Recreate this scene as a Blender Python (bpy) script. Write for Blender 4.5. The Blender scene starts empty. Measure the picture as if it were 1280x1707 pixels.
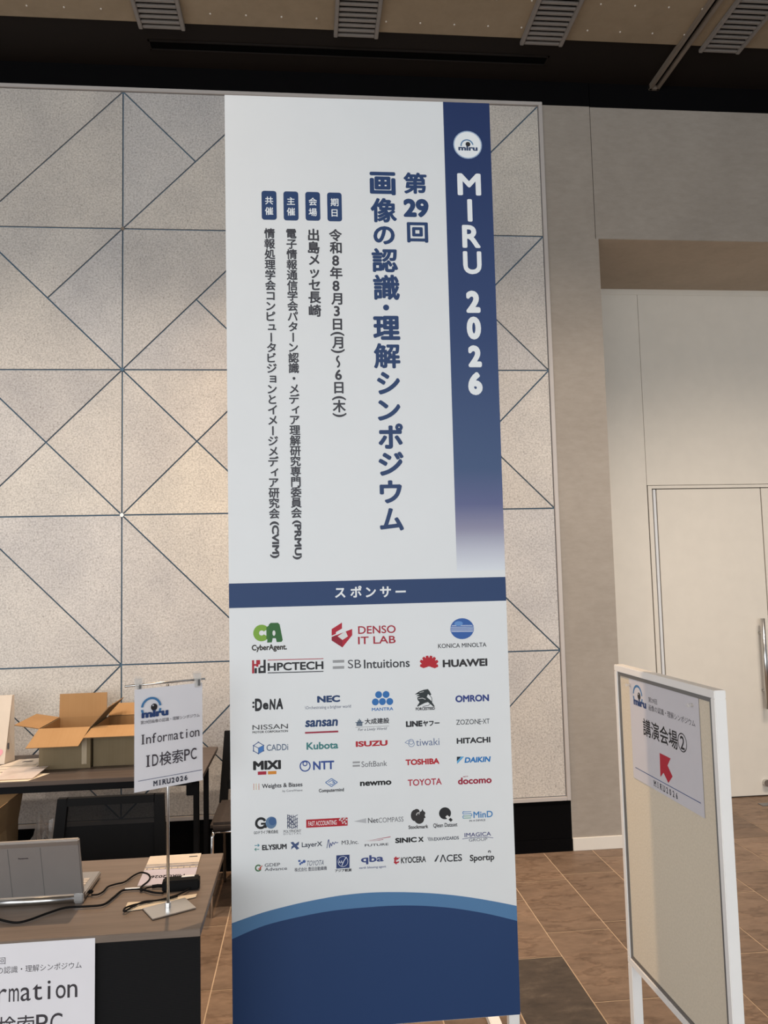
import bpy, bmesh, math, random
from mathutils import Vector, Matrix
random.seed(7)
SC = bpy.context.scene
COL = SC.collection
PI = math.pi

# ------------------------------------------------------------------ camera
cam_data = bpy.data.cameras.new('camera')
cam_data.sensor_fit = 'HORIZONTAL'
cam_data.sensor_width = 36.0
cam_data.lens = 36.0 * 1325.67 / 1280.0
cam_data.clip_start = 0.05
cam = bpy.data.objects.new('camera', cam_data)
COL.objects.link(cam)
right = Vector((0.99509918, -0.09595877, -0.02386498))
up = Vector((0.01584441, -0.08349301, 0.99638239))
fwd = Vector((0.09760419, 0.99187743, 0.08156342))
cam.matrix_world = Matrix(((right.x, up.x, -fwd.x, 0), (right.y, up.y, -fwd.y, 0), (right.z, up.z, -fwd.z, 1.5989), (0, 0, 0, 1)))
SC.camera = cam

# ------------------------------------------------------------------ world, lights, exposure
SC.view_settings.view_transform = 'Standard'
SC.view_settings.look = 'None'
SC.view_settings.gamma = 1.0
SC.view_settings.use_curve_mapping = False
SC.view_settings.exposure = 0.0
world = bpy.data.worlds.new('world')
SC.world = world
world.use_nodes = True
world.node_tree.nodes['Background'].inputs[0].default_value = (0.80, 0.86, 1.0, 1)
world.node_tree.nodes['Background'].inputs[1].default_value = 0.32

def area(name, loc, target, sx, sy, power, color):
    d = bpy.data.lights.new(name, 'AREA')
    d.shape = 'RECTANGLE'; d.size = sx; d.size_y = sy; d.energy = power; d.color = color
    o = bpy.data.objects.new(name, d); COL.objects.link(o); o.location = loc
    o.rotation_euler = (Vector(target) - Vector(loc)).to_track_quat('-Z', 'Y').to_euler()
    return o

def spot(name, loc, target, power, color, angle=100, blend=1.0, radius=0.05):
    d = bpy.data.lights.new(name, 'SPOT')
    d.energy = power; d.color = color; d.spot_size = math.radians(angle); d.spot_blend = blend; d.shadow_soft_size = radius
    o = bpy.data.objects.new(name, d); COL.objects.link(o); o.location = loc
    o.rotation_euler = (Vector(target) - Vector(loc)).to_track_quat('-Z', 'Y').to_euler()
    return o

# daylight from the glazed front of the lobby, far behind the camera
area('daylight_front', (-0.6, -6.5, 2.3), (0.2, 4.6, 1.9), 10.0, 4.2, 570, (0.91, 0.965, 1.0))
# weaker fill light added on the left to brighten the notice board's face
area('fill_side', (-5.6, -1.2, 1.9), (1.0, 1.8, 1.0), 5.0, 3.2, 120, (0.96, 0.98, 1.0))
WARM = (1.0, 0.70, 0.43)
WASH = (1.0, 0.88, 0.77)
# ceiling downlights washing the wall (their row runs overhead, out of the frame)
for k in range(9):
    lx = -4.4 + k * 1.0
    spot('downlight_wall', (lx, 2.75, 4.62), (lx, 4.609, 0.45), 184, WASH, 74, 1.0, 0.06)
spot('downlight_table', (-0.62, 3.95, 4.62), (0.15, 3.0, 0.8), 470, WARM, 84, 1.0, 0.04)
spot('downlight_alcove', (3.0, 3.1, 4.62), (3.1, 5.2, 0.3), 235, WASH, 70, 1.0, 0.22)
spot('downlight_hall', (-1.2, 1.9, 4.62), (-1.0, 2.6, 0.0), 60, WARM, 100, 1.0, 0.06)
spot('downlight_hall', (2.4, 1.8, 4.62), (2.4, 3.4, 0.3), 70, WASH, 100, 1.0, 0.06)

# ------------------------------------------------------------------ materials
def s2l(c):
    return tuple((v / 255 / 12.92) if v / 255 <= 0.04045 else ((v / 255 + 0.055) / 1.055) ** 2.4 for v in c)

class NT:
    def __init__(s, name):
        s.m = bpy.data.materials.new(name); s.m.use_nodes = True; s.t = s.m.node_tree; s.n = s.t.nodes
        s.b = s.n['Principled BSDF']
    def node(s, typ, **kw):
        nd = s.n.new(typ)
        for k, v in kw.items():
            if isinstance(k, str) and hasattr(nd, k): setattr(nd, k, v)
        return nd
    def link(s, a, b): s.t.links.new(a, b)
    def coords(s, scale=(1, 1, 1), kind='Object'):
        tc = s.n.new('ShaderNodeTexCoord'); mp = s.n.new('ShaderNodeMapping'); mp.inputs['Scale'].default_value = scale
        s.link(tc.outputs[kind], mp.inputs['Vector']); return mp.outputs['Vector']
    def noise(s, vec, scale, detail=4, rough=0.55):
        n = s.n.new('ShaderNodeTexNoise'); n.inputs['Scale'].default_value = scale; n.inputs['Detail'].default_value = detail
        n.inputs['Roughness'].default_value = rough; s.link(vec, n.inputs['Vector']); return n.outputs['Fac']
    def ramp(s, fac, stops):
        r = s.n.new('ShaderNodeValToRGB'); els = r.color_ramp.elements
        while len(els) < len(stops): els.new(0.5)
        for e, (p, c) in zip(els, stops): e.position = p; e.color = (*c, 1)
        s.link(fac, r.inputs['Fac']); return r.outputs['Color']
    def mix(s, fac, a, b, typ='MIX'):
        m = s.n.new('ShaderNodeMix'); m.data_type = 'RGBA'; m.blend_type = typ
        for sock, v in ((m.inputs['Factor'], fac), (m.inputs['A'], a), (m.inputs['B'], b)):
            if isinstance(v, (int, float)): sock.default_value = v
            elif isinstance(v, tuple): sock.default_value = (*v, 1)
            else: s.link(v, sock)
        return m.outputs['Result']
    def bump(s, h, strength=0.2, dist=0.002):
        b = s.n.new('ShaderNodeBump'); b.inputs['Strength'].default_value = strength; b.inputs['Distance'].default_value = dist
        s.link(h, b.inputs['Height']); s.link(b.outputs['Normal'], s.b.inputs['Normal'])
    def base(s, v):
        if isinstance(v, tuple): s.b.inputs['Base Color'].default_value = (*v, 1)
        else: s.link(v, s.b.inputs['Base Color'])
        return s
    def rough(s, r, metal=0.0, spec=0.5):
        s.b.inputs['Roughness'].default_value = r; s.b.inputs['Metallic'].default_value = metal
        s.b.inputs['Specular IOR Level'].default_value = spec; return s

def plain(name, col, rough=0.6, metal=0.0, spec=0.4, var=0.06, scale=9.0):
    t = NT(name); v = t.coords(); f = t.noise(v, scale, 3)
    lo = tuple(c * (1 - var) for c in col); hi = tuple(min(1, c * (1 + var)) for c in col)
    t.base(t.ramp(f, [(0.3, lo), (0.7, hi)])).rough(rough, metal, spec)
    return t.m

M = {}
# fair-faced concrete panels, each panel a little different
t = NT('concrete_panel'); v = t.coords()
g = t.n.new('ShaderNodeNewGeometry')
isl = t.ramp(g.outputs['Random Per Island'], [(0.0, (0.44, 0.415, 0.395)), (0.35, (0.55, 0.505, 0.45)), (0.65, (0.49, 0.47, 0.455)), (1.0, (0.59, 0.54, 0.465))])
mott = t.ramp(t.noise(v, 3.0, 5, 0.6), [(0.3, (0.88, 0.88, 0.89)), (0.7, (1.08, 1.07, 1.05))])
c1 = t.mix(1.0, isl, mott, 'MULTIPLY')
fine = t.ramp(t.noise(v, 100, 4, 0.78), [(0.36, (0.60, 0.59, 0.58)), (0.58, (1.10, 1.10, 1.10))])
c2 = t.mix(0.8, c1, fine, 'MULTIPLY')
vo = t.n.new('ShaderNodeTexVoronoi'); vo.inputs['Scale'].default_value = 26; t.link(v, vo.inputs['Vector'])
pit = t.ramp(vo.outputs['Distance'], [(0.07, (0.45, 0.43, 0.4)), (0.12, (1, 1, 1))])
c3 = t.mix(0.55, c2, pit, 'MULTIPLY')
t.base(c3).rough(0.8, 0, 0.25); t.bump(t.noise(v, 90, 3), 0.15, 0.001); M['concrete'] = t.m

def plaster(name, a, b):
    t = NT(name); v = t.coords((1, 1, 1)); w = t.coords((1.2, 1.2, 3.0))
    big = t.noise(v, 2.2, 5, 0.6); brush = t.noise(w, 11, 5, 0.7)
    mx = t.mix(0.5, t.ramp(big, [(0.3, a), (0.7, b)]), t.ramp(brush, [(0.3, a), (0.72, b)]))
    t.base(mx).rough(0.75, 0, 0.25); t.bump(brush, 0.1, 0.001); return t.m
M['plaster'] = plaster('grey_plaster', (0.262, 0.226, 0.188), (0.345, 0.302, 0.255))
M['soffit'] = plaster('bounce_tinted_plaster', (0.41, 0.335, 0.255), (0.51, 0.42, 0.325))  # alcove soffit: the same grey plaster, warm floor bounce put into its colour
M['ceiling'] = plaster('ceiling_board', (0.245, 0.188, 0.122), (0.325, 0.254, 0.172))
M['cream'] = plain('cream_laminate', (0.67, 0.615, 0.53), 0.5, var=0.02)
M['cream_base'] = plain('cream_skirting', (0.66, 0.61, 0.54), 0.5, var=0.02)
M['joint'] = plain('slate_joint', (0.06, 0.115, 0.17), 0.7)
M['trim'] = plain('mauve_aluminium', (0.44, 0.40, 0.37), 0.4, 0.0, 0.5, 0.02)
M['black'] = plain('black_board', (0.0035, 0.0033, 0.0035), 0.9, spec=0.03)
M['soffit_black'] = plain('dark_brown_soffit', (0.010, 0.0065, 0.0045), 0.7, spec=0.2)
M['void'] = plain('black_void', (0.001, 0.001, 0.001), 0.9, spec=0.05)
M['gap'] = plain('dark_gap', (0.05, 0.042, 0.035), 0.8)
M['grille'] = plain('grey_grille', (0.215, 0.192, 0.172), 0.5, 0.0)
M['rail'] = plain('brown_rail', (0.19, 0.152, 0.118), 0.5)
M['steel'] = plain('brushed_steel', (0.62, 0.61, 0.59), 0.28, 1.0)
M['chrome'] = plain('chrome', (0.8, 0.79, 0.78), 0.12, 1.0, var=0.01)
M['satin_strip'] = plain('satin_strip', (0.78, 0.77, 0.75), 0.35, 0.25, var=0.01)
M['white_metal'] = plain('white_metal', (0.83, 0.80, 0.765), 0.4, var=0.02)
M['alu_groove'] = plain('grey_groove', (0.17, 0.165, 0.16), 0.4, 0.3)
M['white_paper'] = plain('white_paper', (0.72, 0.695, 0.715), 0.7, var=0.015)
M['banner_white'] = plain('banner_white', (0.69, 0.705, 0.71), 0.45, var=0.008)
M['poster_paper'] = plain('poster_paper', (0.60, 0.575, 0.60), 0.7, var=0.015)
M['black_plastic'] = plain('black_plastic', (0.006, 0.0058, 0.006), 0.65, spec=0.08)
M['black_metal'] = plain('black_metal', (0.006, 0.006, 0.0065), 0.55, spec=0.12)
M['seat_fabric'] = plain('dark_seat', (0.035, 0.026, 0.022), 0.75, var=0.2, scale=60)
M['kraft_paper'] = plain('pale_kraft_bag', (0.62, 0.52, 0.42), 0.8, var=0.04)
M['pink'] = plain('pink_print', (0.75, 0.32, 0.36), 0.7)
M['silver'] = plain('laptop_silver', (0.46, 0.44, 0.425), 0.32, 0.85, var=0.03)
M['silver_dark'] = plain('laptop_lid', (0.33, 0.305, 0.29), 0.42, 0.6, var=0.03)
M['key'] = plain('pale_keys', (0.55, 0.50, 0.46), 0.5)
M['screen'] = plain('dark_screen', (0.02, 0.02, 0.022), 0.2)
M['cream_paper'] = plain('cream_paper', (0.66, 0.56, 0.42), 0.7, var=0.03)
M['cover_cream'] = plain('booklet_cover', (0.66, 0.57, 0.47), 0.5)
M['cover_lilac'] = plain('booklet_lilac', (0.55, 0.51, 0.60), 0.45)
M['cover_grey'] = plain('booklet_photo', (0.30, 0.28, 0.29), 0.45, var=0.3, scale=40)
M['label_white'] = plain('white_label', (0.8, 0.79, 0.77), 0.5)
M['red_ink'] = plain('red_ink', (0.5, 0.06, 0.08), 0.6)
M['ink'] = plain('dark_ink', (0.06, 0.055, 0.055), 0.6)

# pinboard cloth
t = NT('beige_pinboard'); v = t.coords(); f = t.noise(v, 160, 3, 0.6)
t.base(t.ramp(f, [(0.3, (0.63, 0.55, 0.43)), (0.7, (0.71, 0.62, 0.49))])).rough(0.8, 0, 0.2); t.bump(f, 0.35, 0.002); M['pinboard'] = t.m
# corrugated cardboard
def card(name, a, b):
    t = NT(name); v = t.coords((1, 1, 1)); f = t.noise(v, 6, 3); w = t.noise(t.coords((160, 2, 2)), 1.0, 2)
    t.base(t.mix(0.3, t.ramp(f, [(0.3, a), (0.7, b)]), t.ramp(w, [(0.3, a), (0.7, b)]))).rough(0.8, 0, 0.15); return t.m
M['card'] = card('cardboard_inside', (0.30, 0.168, 0.072), (0.345, 0.20, 0.09))
M['card_shaded'] = card('cardboard_shaded', (0.175, 0.132, 0.075), (0.21, 0.16, 0.096))  # outer faces of the same board, their shade put into a darker colour
M['card_edge'] = card('cardboard_edge', (0.20, 0.12, 0.06), (0.28, 0.17, 0.09))
M['tape'] = plain('clear_tape', (0.40, 0.32, 0.22), 0.25)
# wood laminate
def wood(name, a, b, c):
    t = NT(name); v = t.coords((1.2, 18, 18)); w = t.coords((3, 60, 60))
    f1 = t.noise(v, 1.6, 5, 0.6); f2 = t.noise(w, 2.0, 3, 0.6)
    t.base(t.mix(0.35, t.ramp(f1, [(0.28, a), (0.5, b), (0.74, c)]), t.ramp(f2, [(0.3, a), (0.7, c)]))).rough(0.42, 0, 0.28); return t.m
M['desk_wood'] = wood('greybrown_wood', (0.135, 0.102, 0.08), (0.175, 0.134, 0.106), (0.225, 0.174, 0.138))
M['table_wood'] = wood('dark_wood', (0.058, 0.043, 0.036), (0.077, 0.058, 0.048), (0.10, 0.077, 0.064))
# stone floor tile
t = NT('stone_tile'); g = t.n.new('ShaderNodeNewGeometry')
tc = t.n.new('ShaderNodeTexCoord'); ad = t.n.new('ShaderNodeVectorMath'); ad.operation = 'ADD'
sc_ = t.n.new('ShaderNodeVectorMath'); sc_.operation = 'SCALE'; sc_.inputs['Scale'].default_value = 37.0
cmb = t.n.new('ShaderNodeCombineXYZ'); t.link(g.outputs['Random Per Island'], cmb.inputs[0]); t.link(g.outputs['Random Per Island'], cmb.inputs[2])
t.link(cmb.outputs[0], sc_.inputs[0]); t.link(tc.outputs['Object'], ad.inputs[0]); t.link(sc_.outputs[0], ad.inputs[1])
mp = t.n.new('ShaderNodeMapping'); mp.inputs['Rotation'].default_value = (0, 0, 0.6); mp.inputs['Scale'].default_value = (1.0, 2.6, 1.0); t.link(ad.outputs[0], mp.inputs['Vector'])
f1 = t.noise(mp.outputs[0], 4.2, 8, 0.68); f2 = t.noise(mp.outputs[0], 16, 5, 0.7)
isl = t.ramp(g.outputs['Random Per Island'], [(0.0, (0.80, 0.79, 0.78)), (0.5, (1.0, 1.0, 1.0)), (1.0, (1.14, 1.12, 1.09))])
ven = t.ramp(t.noise(mp.outputs[0], 2.3, 6, 0.6), [(0.455, (1, 1, 1)), (0.49, (0.62, 0.58, 0.55)), (0.515, (1.12, 1.1, 1.08)), (0.56, (1, 1, 1))])
cc = t.mix(0.4, t.ramp(f1, [(0.28, (0.112, 0.072, 0.047)), (0.5, (0.19, 0.124, 0.082)), (0.72, (0.255, 0.172, 0.116))]), t.ramp(f2, [(0.3, (0.10, 0.069, 0.048)), (0.7, (0.235, 0.166, 0.118))]))
t.base(t.mix(0.75, t.mix(1.0, cc, isl, 'MULTIPLY'), ven, 'MULTIPLY')).rough(0.5, 0, 0.3); t.bump(f2, 0.2, 0.001); M['tile'] = t.m
t = NT('dark_stone_tile'); v = t.coords((1, 2, 1)); f = t.noise(v, 9, 7, 0.7)
t.base(t.ramp(f, [(0.32, (0.040, 0.030, 0.023)), (0.55, (0.070, 0.053, 0.040)), (0.75, (0.13, 0.10, 0.075))])).rough(0.5, 0, 0.3); t.bump(f, 0.3, 0.002); M['tile_dark'] = t.m
M['grout'] = plain('pale_grout', (0.46, 0.335, 0.225), 0.8)
# black modesty mesh with fine ribs
t = NT('ribbed_black'); tc = t.n.new('ShaderNodeTexCoord'); w = t.n.new('ShaderNodeTexWave'); w.wave_type = 'BANDS'; w.bands_direction = 'Z'
w.inputs['Scale'].default_value = 85; w.inputs['Distortion'].default_value = 0.4; t.link(tc.outputs['Object'], w.inputs['Vector'])
t.base(t.ramp(w.outputs['Fac'], [(0.2, (0.004, 0.004, 0.0045)), (0.9, (0.011, 0.0105, 0.0105))])).rough(0.7, 0, 0.12); M['ribbed'] = t.m
# see-through chair mesh
t = NT('black_chair_mesh'); t.base((0.009, 0.009, 0.0095)); t.rough(0.85, 0, 0.08)
tr = t.n.new('ShaderNodeBsdfTransparent'); ms = t.n.new('ShaderNodeMixShader'); out = t.n['Material Output']
nz = t.noise(t.coords((1, 1, 1)), 4.0, 2); mr = t.n.new('ShaderNodeMapRange'); mr.inputs['To Min'].default_value = 0.86; mr.inputs['To Max'].default_value = 0.92
t.link(nz, mr.inputs['Value']); t.link(mr.outputs['Result'], ms.inputs[0])
t.link(tr.outputs[0], ms.inputs[1]); t.link(t.b.outputs[0], ms.inputs[2]); t.link(ms.outputs[0], out.inputs[0]); M['mesh'] = t.m
# clear plastics
def clear(name, fac, col, rough=0.25):
    t = NT(name); t.base(col); t.rough(rough, 0, 0.7)
    f = t.noise(t.coords(), 14, 3); mr = t.n.new('ShaderNodeMapRange'); mr.inputs['To Min'].default_value = fac * 0.8; mr.inputs['To Max'].default_value = min(1, fac * 1.2); t.link(f, mr.inputs['Value'])
    tr = t.n.new('ShaderNodeBsdfTransparent'); ms = t.n.new('ShaderNodeMixShader')
    t.link(mr.outputs[0], ms.inputs[0]); t.link(tr.outputs[0], ms.inputs[1]); t.link(t.b.outputs[0], ms.inputs[2]); t.link(ms.outputs[0], t.n['Material Output'].inputs[0]); return t.m
M['clear_bag'] = clear('clear_film', 0.42, (0.55, 0.52, 0.49))
M['clear_clip'] = clear('clear_acrylic', 0.35, (0.75, 0.72, 0.68), 0.15)
M['clear_file'] = clear('milky_file', 0.55, (0.72, 0.62, 0.56), 0.3)
# banner column: print fading to white at the foot, navy darkening towards the top (z of the panel's own coordinates)
INK_K = 1.0
def ink(c): return tuple(min(0.88, v / INK_K) for v in s2l(c))
t = NT('navy_fade'); tc = t.n.new('ShaderNodeTexCoord'); sp = t.n.new('ShaderNodeSeparateXYZ'); t.link(tc.outputs['Object'], sp.inputs[0])
mr = t.n.new('ShaderNodeMapRange'); mr.inputs['From Min'].default_value = 1.60; mr.inputs['From Max'].default_value = 3.2; t.link(sp.outputs['Z'], mr.inputs['Value'])
t.base(t.ramp(mr.outputs[0], [(0.01, ink((214, 218, 224))), (0.05, ink((188, 190, 202))), (0.095, ink((140, 139, 162))), (0.145, ink((94, 100, 138))), (0.22, ink((66, 86, 122))), (0.5, ink((46, 66, 108))), (1.0, ink((32, 50, 92)))])).rough(0.5, 0, 0.25); M['fade'] = t.m
_inks = {}
def inkm(c, k=None):
    if c not in _inks:
        t = NT('ink_%02x%02x%02x' % c); f = t.noise(t.coords(), 20, 2); a = ink(c)
        t.base(t.ramp(f, [(0.2, tuple(v * 0.985 for v in a)), (0.8, a)])).rough(0.5, 0, 0.25); _inks[c] = t.m
    return _inks[c]

# ------------------------------------------------------------------ mesh helpers
class MB:
    def __init__(s): s.v = []; s.f = []; s.mi = []; s.ms = []; s.sm = []
    def slot(s, m):
        if m not in s.ms: s.ms.append(m)
        return s.ms.index(m)
    def add(s, vs, fs, m, smooth=False):
        o = len(s.v); k = s.slot(m); s.v += [tuple(p) for p in vs]
        for f in fs: s.f.append([i + o for i in f]); s.mi.append(k); s.sm.append(smooth)
        return s
    def box(s, x0, x1, y0, y1, z0, z1, m, bev=0.0, mat=None):
        bm = bmesh.new(); bmesh.ops.create_cube(bm, size=1.0)
        for q in bm.verts: q.co = Vector(((x0 + x1) / 2 + q.co.x * (x1 - x0), (y0 + y1) / 2 + q.co.y * (y1 - y0), (z0 + z1) / 2 + q.co.z * (z1 - z0)))
        if bev > 0: bmesh.ops.bevel(bm, geom=list(bm.edges), offset=bev, segments=2, affect='EDGES')
        if mat is not None: bmesh.ops.transform(bm, matrix=mat, verts=bm.verts)
        bm.verts.index_update(); s.add([q.co[:] for q in bm.verts], [[q.index for q in f.verts] for f in bm.faces], m); bm.free(); return s
    def tube(s, pts, r, m, n=10, closed=False, cap=True, sq=None):
        pts = [Vector(p) for p in pts]; N = len(pts); vs = []; fs = []; prev = None
        for i, p in enumerate(pts):
            a = pts[i - 1] if (i > 0 or closed) else p; b = pts[(i + 1) % N] if (i < N - 1 or closed) else p
            d = (b - a).normalized()
            if prev is None:
                ref = Vector((0, 0, 1)) if abs(d.z) < 0.9 else Vector((1, 0, 0)); u = d.cross(ref).normalized()
            else: u = (prev - d * prev.dot(d)).normalized()
            w = d.cross(u); prev = u
            for k in range(n):
                an = 2 * PI * k / n; vs.append(p + u * math.cos(an) * r + w * math.sin(an) * r)
        for i in range(N if closed else N - 1):
            for k in range(n):
                j = (i + 1) % N; fs.append([i * n + k, i * n + (k + 1) % n, j * n + (k + 1) % n, j * n + k])
        if cap and not closed: fs.append(list(range(n))[::-1]); fs.append([(N - 1) * n + k for k in range(n)])
        return s.add(vs, fs, m, True)
    def disc(s, c, r, m, n=20, axis='y', h=0.004):
        c = Vector(c); vs = []; fs = []
        for e in (0, 1):
            for k in range(n):
                a = 2 * PI * k / n; ca, sa = r * math.cos(a), r * math.sin(a)
                vs.append(c + (Vector((ca, -h * e, sa)) if axis == 'y' else Vector((ca, sa, h * e)) if axis == 'z' else Vector((h * e, ca, sa))))
        fs = [[k, (k + 1) % n, n + (k + 1) % n, n + k] for k in range(n)] + [list(range(n))[::-1], [n + k for k in range(n)]]
        return s.add(vs, fs, m)
    def slab(s, quad, th, m, m2=None, edge=None):
        # a sheet of thickness th under the quad (a, b, c, d): m on the quad's side, m2 on the other
        a = [Vector(p) for p in quad]; nrm = (a[1] - a[0]).cross(a[2] - a[0]).normalized(); b = [p - nrm * th for p in a]
        s.add(a, [list(range(len(a)))], m); s.add(b, [list(range(len(b)))[::-1]], m2 or m)
        n = len(a); s.add(a + b, [[i, n + i, n + (i + 1) % n, (i + 1) % n] for i in range(n)], edge or m2 or m); return s
    def prism(s, poly, y0, y1, m, mside=None):   # polygon in x,z extruded along y
        n = len(poly); vs = [(x, y0, z) for x, z in poly] + [(x, y1, z) for x, z in poly]
        s.add(vs, [list(range(n)), [n + i for i in range(n)][::-1]] + [[i, n + i, n + (i + 1) % n, (i + 1) % n] for i in range(n)], m); return s
    def build(s, name, parent=None, smooth=None, recalc=True):
        me = bpy.data.meshes.new(name); me.from_pydata(s.v, [], s.f)
        for m in s.ms: me.materials.append(m)
        me.polygons.foreach_set('material_index', s.mi); me.polygons.foreach_set('use_smooth', s.sm)
        if recalc:
            bm = bmesh.new(); bm.from_mesh(me); bmesh.ops.recalc_face_normals(bm, faces=bm.faces); bm.to_mesh(me); bm.free()
        me.update()
        o = bpy.data.objects.new(name, me); COL.objects.link(o)
        if parent: o.parent = parent
        return o

def thing(name, label, cat, loc=(0, 0, 0), rot=(0, 0, 0), group=None):
    o = bpy.data.objects.new(name, None); COL.objects.link(o); o.location = loc; o.rotation_euler = rot; o.empty_display_size = 0.1
    o['label'] = label; o['category'] = cat
    if group: o['group'] = group
    return o
def tag(o, label, cat, group=None):
    o['label'] = label; o['category'] = cat
    if group: o['group'] = group
    return o
def struct(o): o['kind'] = 'structure'; return o
def lab(o, s): o['label'] = s; return o
def copy_tree(o, parent=None):
    c = o.copy(); COL.objects.link(c)
    if parent: c.parent = parent
    for ch in list(o.children): copy_tree(ch, c)
    return c

# ------------------------------------------------------------------ lettering
_gc = {}
def glyph(ch, b=0.0):
    key = (ch, b)
    if key in _gc: return _gc[key]
    cu = bpy.data.curves.new('glyph', 'FONT'); cu.body = ch; cu.size = 1.0; cu.resolution_u = 4; cu.fill_mode = 'FRONT'
    ob = bpy.data.objects.new('glyph', cu); COL.objects.link(ob)
    dg = bpy.context.evaluated_depsgraph_get(); me = bpy.data.meshes.new_from_object(ob.evaluated_get(dg))
    vs = [(p.co.x, p.co.y) for p in me.vertices]; fs = [list(p.vertices) for p in me.polygons]
    bpy.data.meshes.remove(me); bpy.data.objects.remove(ob); bpy.data.curves.remove(cu)
    layers = [(vs, fs)]
    if b:
        nn = 16 if b >= 0.045 else 8
        for k in range(nn):
            dx, dy = b * math.cos(2 * k * PI / nn), b * math.sin(2 * k * PI / nn); layers.append(([(x + dx, y + dy) for x, y in vs], fs))
    xs = [x for l in layers for x, y in l[0]] or [0, 1]; ys = [y for l in layers for x, y in l[0]] or [0, 1]
    r = (layers, min(xs), max(xs), min(ys), max(ys)); _gc[key] = r
    return r

class Art:
    """prints drawn in millimetres on a panel: x right, y down from the top left corner; the panel faces local -Y"""
    def __init__(s, ox, oz, y): s.ox = ox; s.oz = oz; s.y = y; s.k = 0; s.mb = MB()
    def pt(s, x, y, d=0): return (s.ox + x / 1000, s.y - 0.0002 - s.k * 0.000012 - d, s.oz - y / 1000)
    def poly(s, pts, m):
        s.k += 1; s.mb.add([s.pt(*p) for p in pts], [list(range(len(pts)))], m)
    def put(s, g, fn, m):
        s.k += 1
        for i, (vs, fs) in enumerate(g[0]): s.mb.add([s.pt(*fn(x, y), d=i * 0.000002) for x, y in vs], fs, m)
    def text(s, st, x0, y0, x1, y1, c, b=0, sh=0):
        g = glyph(st, b); gx0, gx1, gy0, gy1 = g[1:]; w = (gx1 - gx0) or 1; h = (gy1 - gy0) or 1
        ww = x1 - x0; hh = y1 - y0; lean = sh * hh; sx = (ww - lean) / w; sy = hh / h
        s.put(g, lambda x, y: (x0 + (x - gx0) * sx + lean * ((y - gy0) / h), y1 - (y - gy0) * sy), inkm(c))
    def char(s, ch, X, Y, S, c, b=0, rot=0):
        g = glyph(ch, b); cx, cy = ((g[1] + g[2]) / 2, (g[3] + g[4]) / 2)
        if ord(ch[0]) > 0x2000 and ch not in 'ー～ッョュィ・':
            cx, cy = (g[1] + g[2]) / 2, EMC
        if ch in 'ッョュィ・': cy = EMC
        S = S * (EMS if ord(ch[0]) > 0x2000 else 1.12)
        if rot: s.put(g, lambda x, y: (X - (y - cy) * S * -1 * -1, Y + (x - cx) * S), inkm(c))
        else: s.put(g, lambda x, y: (X + (x - cx) * S, Y - (y - cy) * S), inkm(c))
    def vert(s, st, X, y0, y1, w, c, b):
        g = glyph(st, b); gx0, gx1, gy0, gy1 = g[1:]; sx = (y1 - y0) / (gx1 - gx0); sy = w / (gy1 - gy0)
        s.put(g, lambda x, y: (X + (y - (gy0 + gy1) / 2) * sy, y0 + (x - gx0) * sx), inkm(c))
    def mono(s, st, x0, base, cell, size, xs, c, b=0, serif=False):
        for i, ch in enumerate(st):
            X = x0 + cell * (i + 0.5)
            if ch == ' ': continue
            g = glyph(ch, b); cx = (g[1] + g[2]) / 2; wd = (g[2] - g[1]) * size
            q = min(xs, cell * 0.86 / wd) if ord(ch) < 0x2000 else 1.0
            if ord(ch) > 0x2000: s.char(ch, X, base - size * 0.36, cell * 1.0, c, b); continue
            s.put(g, lambda x, y: (X + (x - cx) * size * q, base - y * size), inkm(c))
            if ch == 'I' or (serif and ch in 'MRU'):
                tw = size * (0.05 if not serif else 0.045); hw = cell * 0.26; H = g[4] * size
                spots = [(X, 0), (X, H - tw)] if ch == 'I' else [(X - wd * q * .42, 0), (X + wd * q * .42, 0), (X - wd * q * .42, H - tw), (X + wd * q * .42, H - tw)]
                for (px_, py_) in spots:
                    ww = hw if ch == 'I' else cell * 0.17
                    s.poly([(px_ - ww, base - py_ - tw), (px_ + ww, base - py_ - tw), (px_ + ww, base - py_), (px_ - ww, base - py_)], inkm(c))
    def disc(s, X, Y, rx, ry, c, n=28): s.poly([(X + rx * math.cos(2 * PI * k / n), Y + ry * math.sin(2 * PI * k / n)) for k in range(n)], inkm(c))
    def arc(s, X, Y, r, w, a0, a1, c, n=28):
        s.k += 1; vs = []; fs = []
        for i in range(n + 1):
            a = math.radians(a0 + (a1 - a0) * i / n)
            for q in (r, r - w): vs.append(s.pt(X + q * math.cos(a), Y - q * math.sin(a)))
        for i in range(n): fs.append([2 * i, 2 * i + 1, 2 * i + 3, 2 * i + 2])
        s.mb.add(vs, fs, inkm(c))
    def line(s, pts, w, c):
        for (xa, ya), (xb, yb) in zip(pts[:-1], pts[1:]):
            d = math.hypot(xb - xa, yb - ya) or 1; nx, ny = -(yb - ya) / d * w / 2, (xb - xa) / d * w / 2
            s.poly([(xa + nx, ya + ny), (xb + nx, yb + ny), (xb - nx, yb - ny), (xa - nx, ya - ny)], inkm(c))
    def rrect(s, x0, y0, x1, y1, r, c):
        p = []
        for cx, cy, a in ((x1 - r, y0 + r, -90), (x1 - r, y1 - r, 0), (x0 + r, y1 - r, 90), (x0 + r, y0 + r, 180)):
            for k in range(6): an = math.radians(a + 18 * k); p.append((cx + r * math.cos(an), cy + r * math.sin(an)))
        s.poly(p, inkm(c))
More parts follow.
